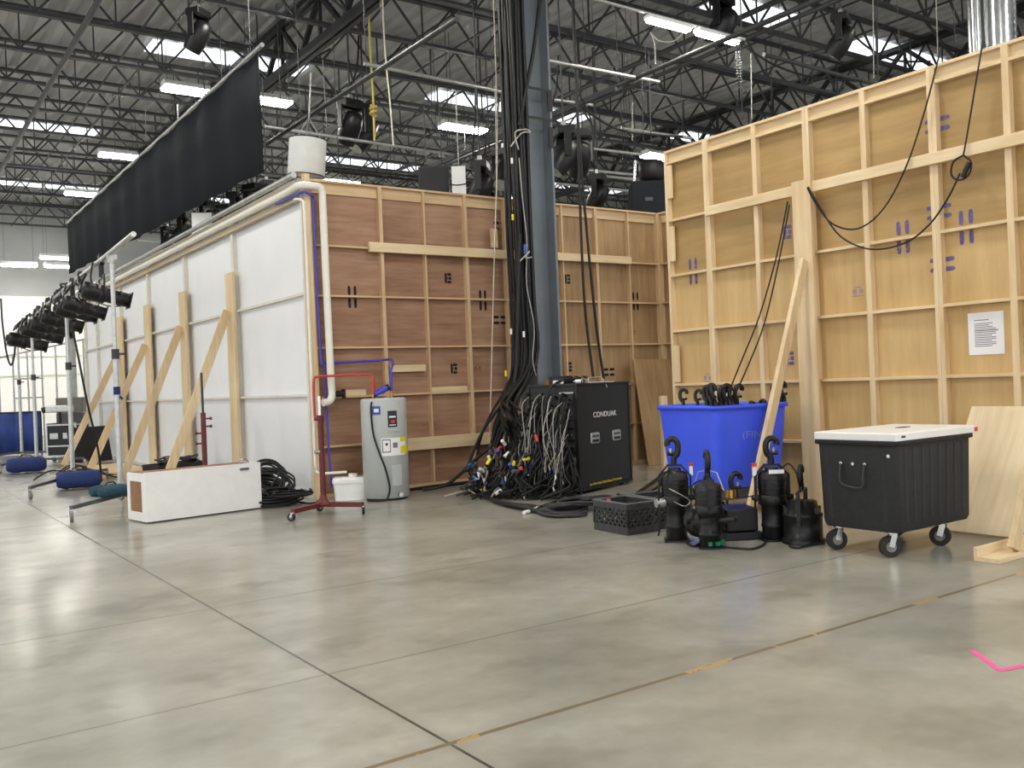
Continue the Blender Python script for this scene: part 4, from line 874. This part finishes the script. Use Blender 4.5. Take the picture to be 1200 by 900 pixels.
# cables on the tan wall
xw = XR-.03
line('wall_cable', 'black cable hooked on the brace top, rising over the tan wall edge', [at(1103, 55, X=xw), at(1085, 125, X=xw-.02), at(1062, 195, X=xw-.03), at(1035, 245, X=xw-.03), at(1005, 268, X=xw-.03), at(975, 262, X=xw-.03), at(955, 237, X=xw-.06), at(946, 220, X=xw-.06)], .0075, RUBBER, 'cable')
line('wall_cable', 'black cable sagging lowest across the tan wall from the connector loop', [at(1125, 203, X=xw-.03), at(1112, 230, X=xw-.03), at(1090, 262, X=xw-.03), at(1060, 285, X=xw-.03), at(1020, 292, X=xw-.03), at(985, 277, X=xw-.04), at(962, 245, X=xw-.06), at(947, 219, X=xw-.07)], .0075, RUBBER, 'cable')
line('wall_cable', 'black cable dropping over the tan wall top to the connector loop', [at(1152, 48, X=xw), at(1143, 100, X=xw-.02), at(1133, 160, X=xw-.03), at(1129, 182, X=xw-.04)], .0075, RUBBER, 'cable')
t = solo('connector_loop', 'black cable loop with a fat inline connector hanging on the tan wall', 'cable', MB().tube(smooth([at(1129, 182, X=xw-.05), at(1117, 190, X=xw-.05), at(1115, 205, X=xw-.05), at(1124, 211, X=xw-.05), at(1135, 205, X=xw-.05), at(1138, 190, X=xw-.05), at(1129, 182, X=xw-.05)]), .008, 7), RUBBER)
a = at(1128, 208, X=xw-.06)-t.location; c = at(1136, 190, X=xw-.06)-t.location; MB().cyl(a, c, .02, n=10).build('inline_connector', BLACK, t)
line('wall_cable', 'black cable slanting from the tall brace down into the blue bin', [at(923, 236, X=xw-.03), at(910, 300, X=xw-.05), at(890, 370, X=xw-.2), at(868, 425, X=xw-.5), at(853, 462, X=xw-.7)], .0075, RUBBER, 'cable')
line('wall_cable', 'black cable slanting beside the first, from the tall brace to the bin clamps', [at(925, 240, X=xw-.03), at(913, 305, X=xw-.05), at(896, 378, X=xw-.2), at(876, 430, X=xw-.5), at(860, 465, X=xw-.7)], .0075, RUBBER, 'cable')

# =================================================================== PINK TAPE
t = thing('floor_tape', 'pink tape corner mark stuck on the concrete floor', 'tape', (3.665, 1.927, 0))
d1 = V((3.847-3.665, 2.141-1.927, 0)); d2 = V((.3, -.07, 0))
def strip(p, q, w):
    p, q = V(p), V(q); n_ = V((-(q-p).y, (q-p).x, 0)).normalized()*w/2
    return MB().loft([[p-n_+V((0,0,.0005)), p+n_+V((0,0,.0005)), p+n_+V((0,0,.0015)), p-n_+V((0,0,.0015))], [q-n_+V((0,0,.0005)), q+n_+V((0,0,.0005)), q+n_+V((0,0,.0015)), q-n_+V((0,0,.0015))]])
strip((0, 0, 0), d1, .026).build('tape_strip', PINK, t); strip((-.01, .0, .001), d2, .026).build('tape_strip', PINK, t)

# =================================================================== LIGHT RIG AT THE LEFT
P0, P1, P2, P3 = V((2.27, 9.7, 2.86)), V((2.45, 14.6, 2.84)), V((2.66, 19.5, 2.80)), V((2.8, 22.8, 2.76))
o = solo('rig_pipe', 'long silver pipe across the light stands, carrying the row of spotlights', 'pipe', MB().tube([P0, P1, P2, P3], .028, 12), ALU)
def light_stand(label, x, y, h, feet, bag=None):
    t = thing('light_stand', label, 'stand', (x, y, 0))
    MB().cyl((0, 0, .12), (0, 0, h*.62), .032, n=12).build('mast', ALU, t); MB().cyl((0, 0, h*.62), (0, 0, h), .024, n=12).build('inner_tube', ALU, t)
    MB().cyl((0, 0, h*.60), (0, 0, h*.64), .042, n=12).cyl((0, 0, h*.62), (.09, -.05, h*.62), .012, n=8).build('lock_collar', STEEL, t)
    MB().cyl((0, 0, h-.04), (0, 0, h), .045, n=10).box((-.05, -.03, h-.0), (.05, .03, h+.05)).build('top_clamp', PIPEG, t)
    three_leg(t, feet, .15, GREYD, .04)
    for fx, fy in feet: caster(t, fx, fy, .055, .03, .13, atan2(fy, fx)+.6, WHEELG, ALU)
    return t
s = light_stand('silver light stand nearest the white cabinet, with a teal sandbag on its leg', 2.33, 11.0, 2.78, [(-.64, -.76), (.72, -.62), (.2, .9)])
s = light_stand('second silver light stand, with a navy sandbag over its base', 2.45, 14.6, 2.78, [(-.75, -1.45), (-.22, -.65), (.6, .7)])
s = light_stand('third silver light stand along the rig pipe', 2.66, 19.5, 2.73, [(-.7, -.9), (.7, -.7), (.1, 1.0)])
s = light_stand('silver light stand farthest along the rig pipe', 2.8, 22.6, 2.70, [(-.8, -.7), (.7, -.7), (.1, 1.0)])
solo('tape_wrap', 'blue tape wrapped on the mast of the light stand nearest the white cabinet', 'tape', MB().cyl((2.33, 11.0, 1.27), (2.33, 11.0, 1.36), .037, n=12).cyl((2.33, 11, 1.28), (2.38, 10.97, 1.22), .012, n=6), NAVY)
def sandbag(label, loc, rz, L, R, mat):
    t = thing('sandbag', label, 'sandbag', loc, rz)
    for s_ in (-1, 1): MB().loft([[V((u*L/2, s_*R*1.0+R*f*.95*cos(a), R*f*.75*sin(a)+R*.72)) for a in [2*pi*k/14 for k in range(14)]] for u, f in ((-1, .55), (-.92, .85), (-.6, 1.02), (0, .97), (.6, 1.03), (.92, .85), (1, .55))], True, True).build('pouch', mat, t)
    MB().bar((-L*.25, 0, R*1.35), (L*.25, 0, R*1.35), .05, .012).tube(smooth([(-L*.18, 0, R*1.35), (-L*.1, 0, R*1.75), (L*.1, 0, R*1.75), (L*.18, 0, R*1.35)]), .008, 5).build('handle_strap', BLACK, t)
    return t
sandbag('teal sandbag on the leg of the light stand nearest the white cabinet', (2.18, 10.78, .17), .3, .36, .085, TEAL)
sandbag('navy sandbag over the base of the second light stand', (2.42, 14.0, .03), -.15, .56, .15, NAVY)
sandbag('navy sandbag over the base of the third light stand', (2.30, 18.1, .03), -.1, .62, .16, NAVY)
R0 = spot_proto('black spotlight on the rig pipe, hung nearest the open pipe end')
rig = [(11.65, 1.0), (13.3, .98), (14.05, 1.0), (15.6, 1.1), (16.9, 1.2), (18.3, 1.25), (21.0, 1.35)]
labs = ['black spotlight on the rig pipe, hung nearest the open pipe end', 'black spotlight second along the rig pipe, aimed down at the white wall', 'black spotlight third along the rig pipe, overlapping the second stand', 'black spotlight fourth along the rig pipe, in the crowded middle', 'black spotlight fifth along the rig pipe, in the crowded middle', 'black spotlight sixth along the rig pipe', 'black spotlight at the far end of the rig pipe']
for i, ((yy, sc), lb_) in enumerate(zip(rig, labs)):
    o = R0 if i == 0 else copy_tree(R0, lb_)
    k = (yy-9.7)/(22.8-9.7); px_ = P0.lerp(P3, k)
    # lens towards +x (the white wall), tipped down; the clamp end hangs on the pipe
    o.scale = (1.02*sc,)*3
    Rm = Matrix.Rotation(radians(14+3*(i % 2)), 3, 'Y') @ Matrix.Rotation(radians(-90), 3, 'Y') @ Matrix.Rotation(pi/2, 3, 'Z')
    o.rotation_euler = Rm.to_euler(); c_ = V((0, 0, .31*1.02*sc))
    o.location = V((px_.x, yy, 2.46)) - Rm @ c_
    for ch in list(o.children):
        if ch.name.startswith(('yoke', 'hook_clamp')):
            for g in list(ch.children): bpy.data.objects.remove(g)
            bpy.data.objects.remove(ch)
    inv_ = Matrix.LocRotScale(o.location, o.rotation_euler, o.scale).inverted(); mb = MB()
    A, Bp = V((px_.x, yy, 2.84)), V((px_.x, yy, 2.66))
    for s_ in (-1, 1): mb.bar(inv_ @ V((px_.x, yy+s_*.14, 2.46)), inv_ @ V((px_.x, yy+s_*.14, 2.66)), .05, .012)
    mb.bar(inv_ @ V((px_.x, yy-.145, 2.66)), inv_ @ V((px_.x, yy+.145, 2.66)), .05, .012); mb.build('yoke', BLACKM, o)
    mb = MB().cyl(inv_ @ V((px_.x, yy, 2.66)), inv_ @ V((px_.x, yy, 2.80)), .03, n=8).bar(inv_ @ V((px_.x, yy-.03, 2.80)), inv_ @ V((px_.x, yy+.03, 2.92)), .07, .05); mb.build('hook_clamp', BLACKM, o)
    line('rig_cable', 'black power lead looping from the rig pipe to a spotlight', [(px_.x-.03, yy+.3, 2.87), (px_.x-.08, yy+.2, 2.7), (px_.x-.1, yy+.1, 2.55), (px_.x-.25, yy, 2.52)], .012, RUBBER, 'cable', 'power leads looping on the rig')
random.seed(5)
for i in range(12):
    yy = random.uniform(12.5, 21.5); k = (yy-9.7)/13.1; q = P0.lerp(P3, k)
    line('rig_cable', 'black cable bunched along the rig pipe', [(q.x, yy, 2.87), (q.x+random.uniform(-.1, .1), yy+.25, 2.72+random.uniform(-.1, .2)), (q.x, yy+.6, 2.9), (q.x+random.uniform(-.1, .1), yy+.9, 2.75), (q.x, yy+1.2, 2.88)], .016, RUBBER, 'cable', 'cables bunched along the rig pipe')
line('rig_cable', 'black cable hanging in a long loop near the picture edge beyond the rig', [at(1, 350, T=19), at(3, 380, T=19), at(8, 415, T=19), at(13, 428, T=19), at(17, 415, T=19), at(18, 392, T=19)], .02, RUBBER, 'cable')
line('rig_cable', 'black cable running down beside the mast of the second light stand', [(2.47, 14.55, 2.5), (2.56, 14.5, 1.9), (2.66, 14.5, 1.2), (2.8, 14.6, .5), (2.85, 14.7, .02)], .016, RUBBER, 'cable')
random.seed(6)
for i in range(9):
    x0, y0 = random.uniform(20, 90), random.uniform(550, 566)
    a = at(x0, y0, Z=.02); line('floor_cable', 'thin cable strewn on the floor among the light stand bases', [a, a+V((.3, random.uniform(-.3, .3), .12)), a+V((.7, random.uniform(-.4, .4), .0)), a+V((1.0, random.uniform(-.5, .5), 0))], .012, RUBBER if i % 3 else WIREW, 'cable', 'cables strewn among the light stands')

# =================================================================== FAR LEFT EQUIPMENT
t = thing('road_case', 'black road case with silver latches standing beyond the light stands', 'road case', (3.05, 20.9, 0), radians(-40))
MB().box((0, 0, .1), (.62, .5, .78)).build('case_body', BLACK, t, .006)
mb = MB()
for z in (.1, .3, .73): mb.box((-.008, -.008, z), (.628, .508, z+.03))
for x in (-.01, .6): mb.box((x, -.01, .1), (x+.03, .02, .78))
mb.build('edge_trim', ALU, t)
for x in (.16, .44): MB().box((x-.09, -.016, .46), (x+.09, -.002, .58)).build('latch_dish', ALU, t, .006)
for x, y in ((.08, .08), (.54, .08), (.08, .42), (.54, .42)): caster(t, x, y, .045, .03, .1, .2)
t = thing('camera_head', 'grey device on a short post standing on the road case', 'equipment', (3.3, 20.85, .78), -.4)
MB().cyl((0, 0, 0), (0, 0, .22), .03, n=10).build('post', BLACK, t); MB().box((-.25, -.1, .22), (.25, .1, .36)).build('housing', ALU, t, .02); MB().cyl((-.25, 0, .29), (-.33, 0, .27), .06, n=12).build('lens', BLACK, t)
o = MB().box((0, -.02, 0), (.82, .02, .70)).build('leaning_board', BLACK, None, .004); o.location = (3.25, 19.35, .02); o.rotation_euler = (radians(-14), 0, radians(20)); tag(o, 'black panel leaning on the white wall behind the far braces', 'board')
solo('plywood_sheet', 'plywood sheets lying flat on the floor among the far braces', 'board', MB().box((2.78, 15.3, 0), (3.9, 18.2, .02)), TANP)
solo('plywood_sheet', 'upper plywood sheet of the two lying flat among the far braces', 'board', MB().box((2.95, 15.9, .021), (3.88, 18.1, .045)), PINEX)
mb = MB(); n_ = 40
a0, a1 = V((1.2, 26.2, 0)), V((3.42, 24.2, 0)); dd = (a1-a0); nn = V((-dd.y, dd.x, 0)).normalized(); ringA = []
top = []; bot = []
for i in range(n_+1):
    p = a0+dd*i/n_+nn*.035*sin(i*1.3); top.append(p+V((0, 0, .98))); bot.append(p+nn*.02*sin(i*.7)+V((0, 0, .02)))
fs = [(i, i+1, n_+1+i+1, n_+1+i) for i in range(n_)]
mb.add(bot+top, fs, True); BD = thing('blue_drape', 'blue cloth drape hung low on a black rail across the far floor behind the stands', 'drape', (0, 0, 0)); o = mb.build('cloth', BLUETARP, BD)
sm = o.modifiers.new('thick', 'SOLIDIFY'); sm.thickness = .012
(MB().cyl(a0+V((0, 0, 1.0)), a1+V((0, 0, 1.0)), .022, n=8).cyl(a0, a0+V((0,0,1)), .02, n=8).cyl(a1, a1+V((0,0,1)), .02, n=8)).build('rail', BLACKM, BD)
t = thing('pipe_rack', 'tall frame of thin grey pipes standing beyond the blue drape', 'frame', (2.6, 27.4, 0), radians(-20))
for i in range(9): MB().cyl((i*.34, 0, 0), (i*.34, 0, 2.35+.07*i), .022, n=8).build('upright_pipe', PIPEG, t)
MB().cyl((-.1, 0, 2.33), (2.8, 0, 2.92), .025, n=8).build('top_pipe', PIPEG, t)
for z in (1.35, 1.85): MB().cyl((.7, -.03, z), (1.4, -.03, z), .02, n=8).build('cross_pipe', PIPEG, t)
solo('standpipe', 'thick grey standpipe rising by the far end of the white wall', 'pipe', MB().cyl((4.02, 23.6, 0), (4.02, 23.6, 2.9), .11, n=16).cyl((4.02, 23.6, 2.88), (4.02, 23.6, 2.96), .14, n=16), plain('light grey pipe paint', (176, 178, 176), .6))
t = thing('road_case', 'stack of grey cases beside the far end of the white wall', 'road case', (3.55, 22.9, 0), -.3); MB().box((0, 0, .08), (.55, .6, .95)).build('case_body', GREYD, t, .01); MB().box((.0, .0, .96), (.55, .6, 1.3)).build('upper_case', plain('mid grey case', (120, 118, 112), .6), t, .01)
for x, y in ((.08, .08), (.47, .08), (.08, .5), (.47, .5)): caster(t, x, y, .035, .03, .08, 0)

# =================================================================== OVERHEAD THINGS
# black drape on a pipe
DX = 4.4; yA, yB_ = 11.75, 25.5
t = thing('black_drape', 'long black cloth drape hung from an overhead pipe above the white wall', 'drape', (DX, yA, 0))
n_ = 60; top, bot = [], []
for i in range(n_+1):
    u = i/n_; y = u*(yB_-yA); top.append(V((.02*sin(i*1.1), y, 5.70))); bot.append(V((.03*sin(i*1.1+.4), y, 4.13+.30*u)))
o = MB().add(bot+top, [(i, i+1, n_+1+i+1, n_+1+i) for i in range(n_)], True).build('cloth', DRAPE, t)
sm = o.modifiers.new('thick', 'SOLIDIFY'); sm.thickness = .01
MB().cyl((0, -.15, 5.74), (0, yB_-yA+.1, 5.74), .03, n=10).build('top_pipe', ALU, t)
each('hanger_wire', STEEL, t, [MB().cyl((0, yy+.3, 5.76), (0, yy+.3, 7.5), .006, n=5) for yy in (.0, 1.2, 4.5, 8.0, 12.5)])
# pipes of the lighting grid
def pipe_px(label, x0, y0, x1, y1, z, r=.025, mat=ALU, hang_=True):
    a, c = at(x0, y0, Z=z), at(x1, y1, Z=z); t = thing('grid_pipe', label, 'pipe', a); MB().cyl((0, 0, 0), c-a, r, n=10).build('tube', mat, t)
    if hang_:
        each('hanger', STEEL, t, [MB().cyl((c-a)*k, (c-a)*k+V((0, 0, 7.5-z)), .005, n=5) for k in (.12, .88)])
    return t
pipe_px('white grid pipe tied to the cream rope, ending at the steel column', 426.7, 74.7, 596, 109, 5.3)
pipe_px('white grid pipe low over the corner, above the white drum', 309, 148, 536, 182, 5.3)
pipe_px('white grid pipe just past the steel column, upper one', 640, 70.5, 772, 96, 5.3)
pipe_px('short white grid pipe just past the steel column, lower one', 640, 115.5, 694, 123, 5.3)
pipe_px('white grid pipe near the free end of the tan wall top', 728, 150, 810, 162, 5.3)
pipe_px('white grid pipe seen above the spotlight pair by the column', 693, 174, 752, 181, 5.1)
pipe_px('white grid pipe in the dense stack over the inner corner, topmost', 676, 198, 745, 205, 5.0)
pipe_px('white grid pipe in the dense stack over the inner corner, second', 676, 203, 742, 210, 5.0)
pipe_px('white grid pipe in the dense stack over the inner corner, lowest', 652, 215, 742, 224, 4.9)
pipe_px('white grid pipe glimpsed under the black drape over the white wall', 160, 282, 192, 285, 4.6)
pipe_px('long lit-edge grid pipe between the tube fixture and the tan wall', 895, 64, 1045, 104, 5.6, .03, STEEL)
for lab, x, y, z, ya, yb in (('dark grid pipe running back above the white drum', 393, 116, 5.2, 8.5, 24), ('dark grid pipe running back above the black speaker box', 516, 192, 5.2, 9.5, 24), ('dark grid pipe running back over the tan wall past the column', 741, 93, 5.3, 5.2, 22), ('dark grid pipe running back above the lit tube fixture', 935, 20, 6.2, 6, 26)):
    q = at(x, y, Z=z); t = thing('grid_pipe', lab, 'pipe', (q.x, ya, q.z)); MB().cyl((0, 0, 0), (0, yb-ya, 0), .032, n=10).build('tube', STEEL, t)
    each('hanger', STEEL, t, [MB().cyl((0, k*2.2, 0), (0, k*2.2, 7.5-z), .006, n=5) for k in range(1, 6)])
# tube fixture
a, c = at(712, 12, Z=5.8), at(868, 50, Z=5.8); a = V((8.0, 8.58, 5.8)); c = V((10.1, 8.58, 5.8))
t = thing('tube_light', 'lit twin fluorescent tube fixture hung on a pipe near the tan wall', 'light fixture', (8.2, 8.58, 5.8))
MB().cyl((-.75, 0, .07), (2.0, 0, .07), .022, n=8).build('carrier_pipe', ALU, t)
for x0, x1 in ((.15, .92), (1.05, 1.86)):
    h_ = MB().box((x0, -.06, .0), (x1, .06, .045)).build('fitting', WHITE, t); MB().cyl((x0+.03, -.03, -.02), (x1-.03, -.03, -.02), .022, n=8).cyl((x0+.03, .03, -.02), (x1-.03, .03, -.02), .022, n=8).build('lit_tube', LAMP, h_)
each('hanger', STEEL, t, [MB().cyl((x0, 0, .09), (x0, 0, 1.7), .006, n=5) for x0 in (-.6, .9, 1.95)])
line('loose_cable', 'white lead dangling from the lit tube fixture beside its hanger', [at(768, 75, T=11.5), at(767, 50, T=11.5), at(762, 38, T=11.5), at(772, 48, T=11.5), at(790, 48, T=11.5), at(803, 36, T=11.5)], .01, WIREW, 'cable')
line('hanging_cable', 'black cable swagging between grid pipes past the steel column', [at(682, 125, T=13), at(705, 142, T=13), at(730, 153, T=13), at(765, 158, T=13), at(800, 160, T=13)], .018, RUBBER, 'cable')
line('hanging_cable', 'thin black cable swagging over the tan wall under the roof', [at(870, 52, T=13), at(905, 75, T=13), at(950, 90, T=13), at(1010, 95, T=13)], .015, RUBBER, 'cable')
line('hanging_cable', 'black lead slanting across the roof to the tan wall top', [at(985, 22, T=13), at(1010, 50, T=13), at(1045, 70, T=13), at(1090, 72, T=12.5)], .014, RUBBER, 'cable')
# white drum
c = at(358, 186, T=11.2)
t = thing('drum_lantern', 'white cylindrical drum lantern hung above the corner of the set', 'lantern', (c.x, c.y, c.z-.22)); t.rotation_euler = (.05, .07, 0)
MB().lathe([(.215, 0), (.222, .01), (.222, .44), (.215, .45), (.208, .44), (.208, .03), (.0005, .028)], n=32, cap=False).build('shade', plain('white fabric shade', (226, 226, 222), .8, 0, .04, 8), t)
each('hoop', BLACK, t, [MB().lathe([(.222, z), (.225, z+.006), (.222, z+.012)], n=32, cap=False) for z in (0, .438)])
mb = MB()
for a in (0, 2.1, 4.2): mb.tube([(.2*cos(a), .2*sin(a), .44), (0, 0, .72)], .006, 5)
mb.cyl((0, 0, .72), (0, 0, 1.26), .012, n=6); mb.build('hanger', PIPEG, t)
# speaker box and white board over the brown wall
t = thing('speaker', 'black speaker box hung just above the brown wall top', 'speaker', (6.47, 11.3, 3.78), radians(-35)); MB().box((0, 0, 0), (.42, .36, .52)).build('cabinet', BLACK, t, .01); MB().box((.02, -.012, .02), (.40, -.001, .5)).build('grille', RUBBER, t)
each('hanger', STEEL, t, [MB().cyl((x0, .18, .52), (x0, .18, 1.42), .008, n=5) for x0 in (.1, .32)])
t = thing('bounce_board', 'white board standing beside the black speaker box above the brown wall', 'board', at(530, 226, T=12.6)-V((0, 0, .1)), radians(-35)); MB().box((0, 0, 0), (.19, .02, .46)).build('sheet', WHITE, t); MB().tube(smooth([(0, -.006, .21), (.09, -.02, .20), (.19, -.006, .215)]), .008, 6).build('cord', BLACK, t)
MB().cyl((.1, .01, .46), (.1, .01, 1.5), .007, n=5).build('hanger', PIPEG, t)
# black shrouded thing by the inner corner
c = at(764, 243, T=15.2)
t = thing('shrouded_lift', 'black shrouded lift rising over the inner corner of the set', 'lift', (c.x-.2, c.y-.1, 0), radians(-35))
MB().loft([rrect(.30, .27, .04, 0), rrect(.30, .27, .04, 4.0), rrect(.26, .24, .05, 4.36)], True, True).build('shroud', DRAPE, t); MB().box((-.07, -.282, 4.03), (.05, -.2705, 4.09)).build('label_patch', GREYD, t)
MB().lathe([(.12, 4.37), (.21, 4.43), (.22, 4.66), (.16, 4.72), (.05, 4.75)], (.10, 0, 0), 18).build('lamp_head', BLACK, t)
MB().bar((-.22, -.1, 4.3), (-.18, -.1, 4.72), .06, .04).build('bright_arm', CHROME, t)
# hanging moving lights
ML = None
def moving(label, loc, rz, tilt, s_=1.0):
    global ML
    if ML is None:
        t = thing('hanging_spotlight', label, 'stage light')
        MB().box((-.14, -.11, -.10), (.14, .11, 0)).build('base_box', BLACKM, t, .012)
        MB().bar((-.17, 0, -.08), (-.17, 0, -.38), .02, .09, up=(0,1,0)).bar((.17, 0, -.08), (.17, 0, -.38), .02, .09, up=(0,1,0)).bar((-.17, 0, -.09), (.17, 0, -.09), .09, .02).build('yoke', BLACKM, t, .004)
        R_ = Matrix.Rotation(radians(35), 3, 'X'); mb = MB()
        rings = [[R_ @ V((r*cos(2*pi*k/18), r*sin(2*pi*k/18), z))+V((0, 0, -.34)) for k in range(18)] for r, z in ((.05, .2), (.11, .17), (.14, .04), (.145, -.1), (.125, -.2), (.12, -.24))]
        mb.loft(rings, True, True).build('head', BLACKM, t)
        MB().loft([[R_ @ V((r*cos(2*pi*k/18), r*sin(2*pi*k/18), z))+V((0, 0, -.34)) for k in range(18)] for r, z in ((.11, -.238), (.11, -.246))]).build('lens', LENS, t)
        MB().bar((0, 0, 0), (0, 0, .08), .05, .05).build('pipe_clamp', PIPEG, t)
        MB().cyl((0, 0, .08), (0, 0, 2.0), .012, n=6).build('drop_tube', STEEL, t)
        MB().tube(smooth([(.1, .05, -.02), (.22, .1, -.15), (.2, .12, .2), (.05, .05, .5), (.02, .02, .9)]), .012, 6).build('power_lead', RUBBER, t)
        ML = t
    else: t = copy_tree(ML, label)
    t.location = loc; t.rotation_euler = (0, 0, rz); t.scale = (s_,)*3; return t
for i, (x, y, T, sc, rz, lab) in enumerate(((985, 18, 12.5, 1.0, .4, 'black hanging spotlight high over the tan plywood wall'), (660, 150, 12.5, 1.1, 1.2, 'black hanging spotlight just past the steel column, closer to it'), (678, 153, 12.9, 1.1, -.4, 'black hanging spotlight beside the one next to the steel column'),
        (410, 118, 16, 1.3, .2, 'black hanging spotlight over the set, in the pair beside the yellow rope'), (426, 124, 17.6, 1.5, 1.4, 'taller black hanging spotlight touching the yellow rope'), (562, 190, 13, 1.1, .8, 'black hanging spotlight slanting beside the white bounce board'), (846, -4, 14.2, 1.3, .3, 'black hanging spotlight at the picture top above the tube fixture'),
        (245, 236, 15.6, 1.0, .4, 'black hanging spotlight under the drape, in front of the white hanging sheet'), (297, 216, 13.6, 1.0, 2.0, 'black hanging spotlight under the near end of the drape'), (275, 226, 14.4, 1.0, 1.0, 'black hanging spotlight between the two under the drape'), (213, 250, 17, 1.0, 1.0, 'black hanging spotlight farther along under the drape'), (590, 175, 14.5, 1.1, 2.1, 'black hanging spotlight behind the column cables'), (232, 12, 12.8, 1.0, .6, 'black hanging spotlight in the joists above the black drape'), (575, 215, 15.5, 1.1, 1.5, 'black hanging spotlight low behind the column over the brown wall'), (196, 266, 19, .8, .5, 'small black hanging spotlight low over the far half of the white wall'), (262, 240, 15, .8, 2.5, 'small black hanging spotlight peeking over the white wall beside the hanging sheet'), (290, 222, 15.8, .8, .2, 'small black hanging spotlight low between the drape and the white wall top'), (312, 212, 14.2, .8, 1.5, 'small black hanging spotlight over the white wall just before the drum lantern'), (700, 205, 16, 1.1, .5, 'black hanging spotlight over the inner corner of the set'))):
    p = at(x, y, T=T); moving(lab, p, rz, 0, sc)
t = thing('hanging_sheet', 'white sheet hanging over the white wall under the drape', 'sheet', at(237, 272, T=15.2)-V((.0, 0, .3)), -.5); MB().box((-.16, 0, 0), (.16, .015, .62)).build('sheet', WHITE, t)
# foil ducts over the tan wall
for i, (x, w, lab) in enumerate(((1170, .17, 'wide shiny foil duct hanging above the tan wall'), (1143, .07, 'thin shiny tube hanging beside the foil duct, nearer the column'), (1186, .06, 'thin shiny tube hanging beside the foil duct, farther from the column'))):
    p = at(x, 60, T=10.5); t = thing('foil_duct', lab, 'duct', (p.x, p.y, p.z-.5)); mb = MB(); prof = [(w*(1+.05*(k % 2)), .04*k) for k in range(80)] if w > .1 else [(w, 0), (w, 3.2)]
    mb.lathe(prof, n=18).build('tube', FOIL, t); MB().lathe([(w*1.1, -.03), (w*1.1, .03)], n=18).build('collar', ALU, t)
# vacuum of dark rigging seen over the sets: short truss runs
def truss(label, p, q, s_=.25):
    p, q = V(p), V(q); t = thing('lighting_truss', label, 'truss', p); d = q-p; L = d.length; d.normalize(); up = V((0,0,1)); sd = d.cross(up).normalized()
    ch = MB(); wb = MB(); C4 = [sd*sx*s_/2+up*sz*s_/2 for sx, sz in ((-1,-1),(1,-1),(1,1),(-1,1))]
    for c_ in C4: ch.cyl(c_, c_+d*L, .02, n=6)
    k = int(L/.4)
    for i in range(k):
        for j in range(4): a_, b_ = C4[j], C4[(j+1) % 4]; wb.cyl(a_+d*i*L/k, b_+d*(i+1)*L/k, .009, n=4)
    ch.build('chord', BLACKM, t); wb.build('web', BLACKM, t); each('hanger', STEEL, t, [MB().cyl(d*L*u+up*s_/2, d*L*u+up*(7.4-p.z), .008, n=5) for u in (.15, .85)]); return t
truss('black lighting truss hung along inside the white wall under the drape', (5.6, 12.5, 4.3), (5.6, 23, 4.3))
truss('black lighting truss hung over the set behind the brown wall', (5.6, 13.6, 4.6), (10.5, 13.6, 4.6))
truss('black lighting truss hung deep inside the set beyond the steel column', (6.5, 17.5, 4.7), (13.5, 17.5, 4.7))

# =================================================================== WORLD AND VIEW
w = bpy.data.worlds.new('world'); SC.world = w; w.use_nodes = True
bg = w.node_tree.nodes['Background']; bg.inputs[0].default_value = (.95, .97, 1, 1); bg.inputs[1].default_value = .55
SC.view_settings.view_transform = 'Standard'; SC.view_settings.look = 'None'; SC.view_settings.gamma = 1; SC.view_settings.use_curve_mapping = False
SC.view_settings.exposure = 1.38
SC.cycles.max_bounces = 6; SC.cycles.diffuse_bounces = 4; SC.cycles.glossy_bounces = 3; SC.cycles.use_denoising = True
SC.cycles.sample_clamp_indirect = 6
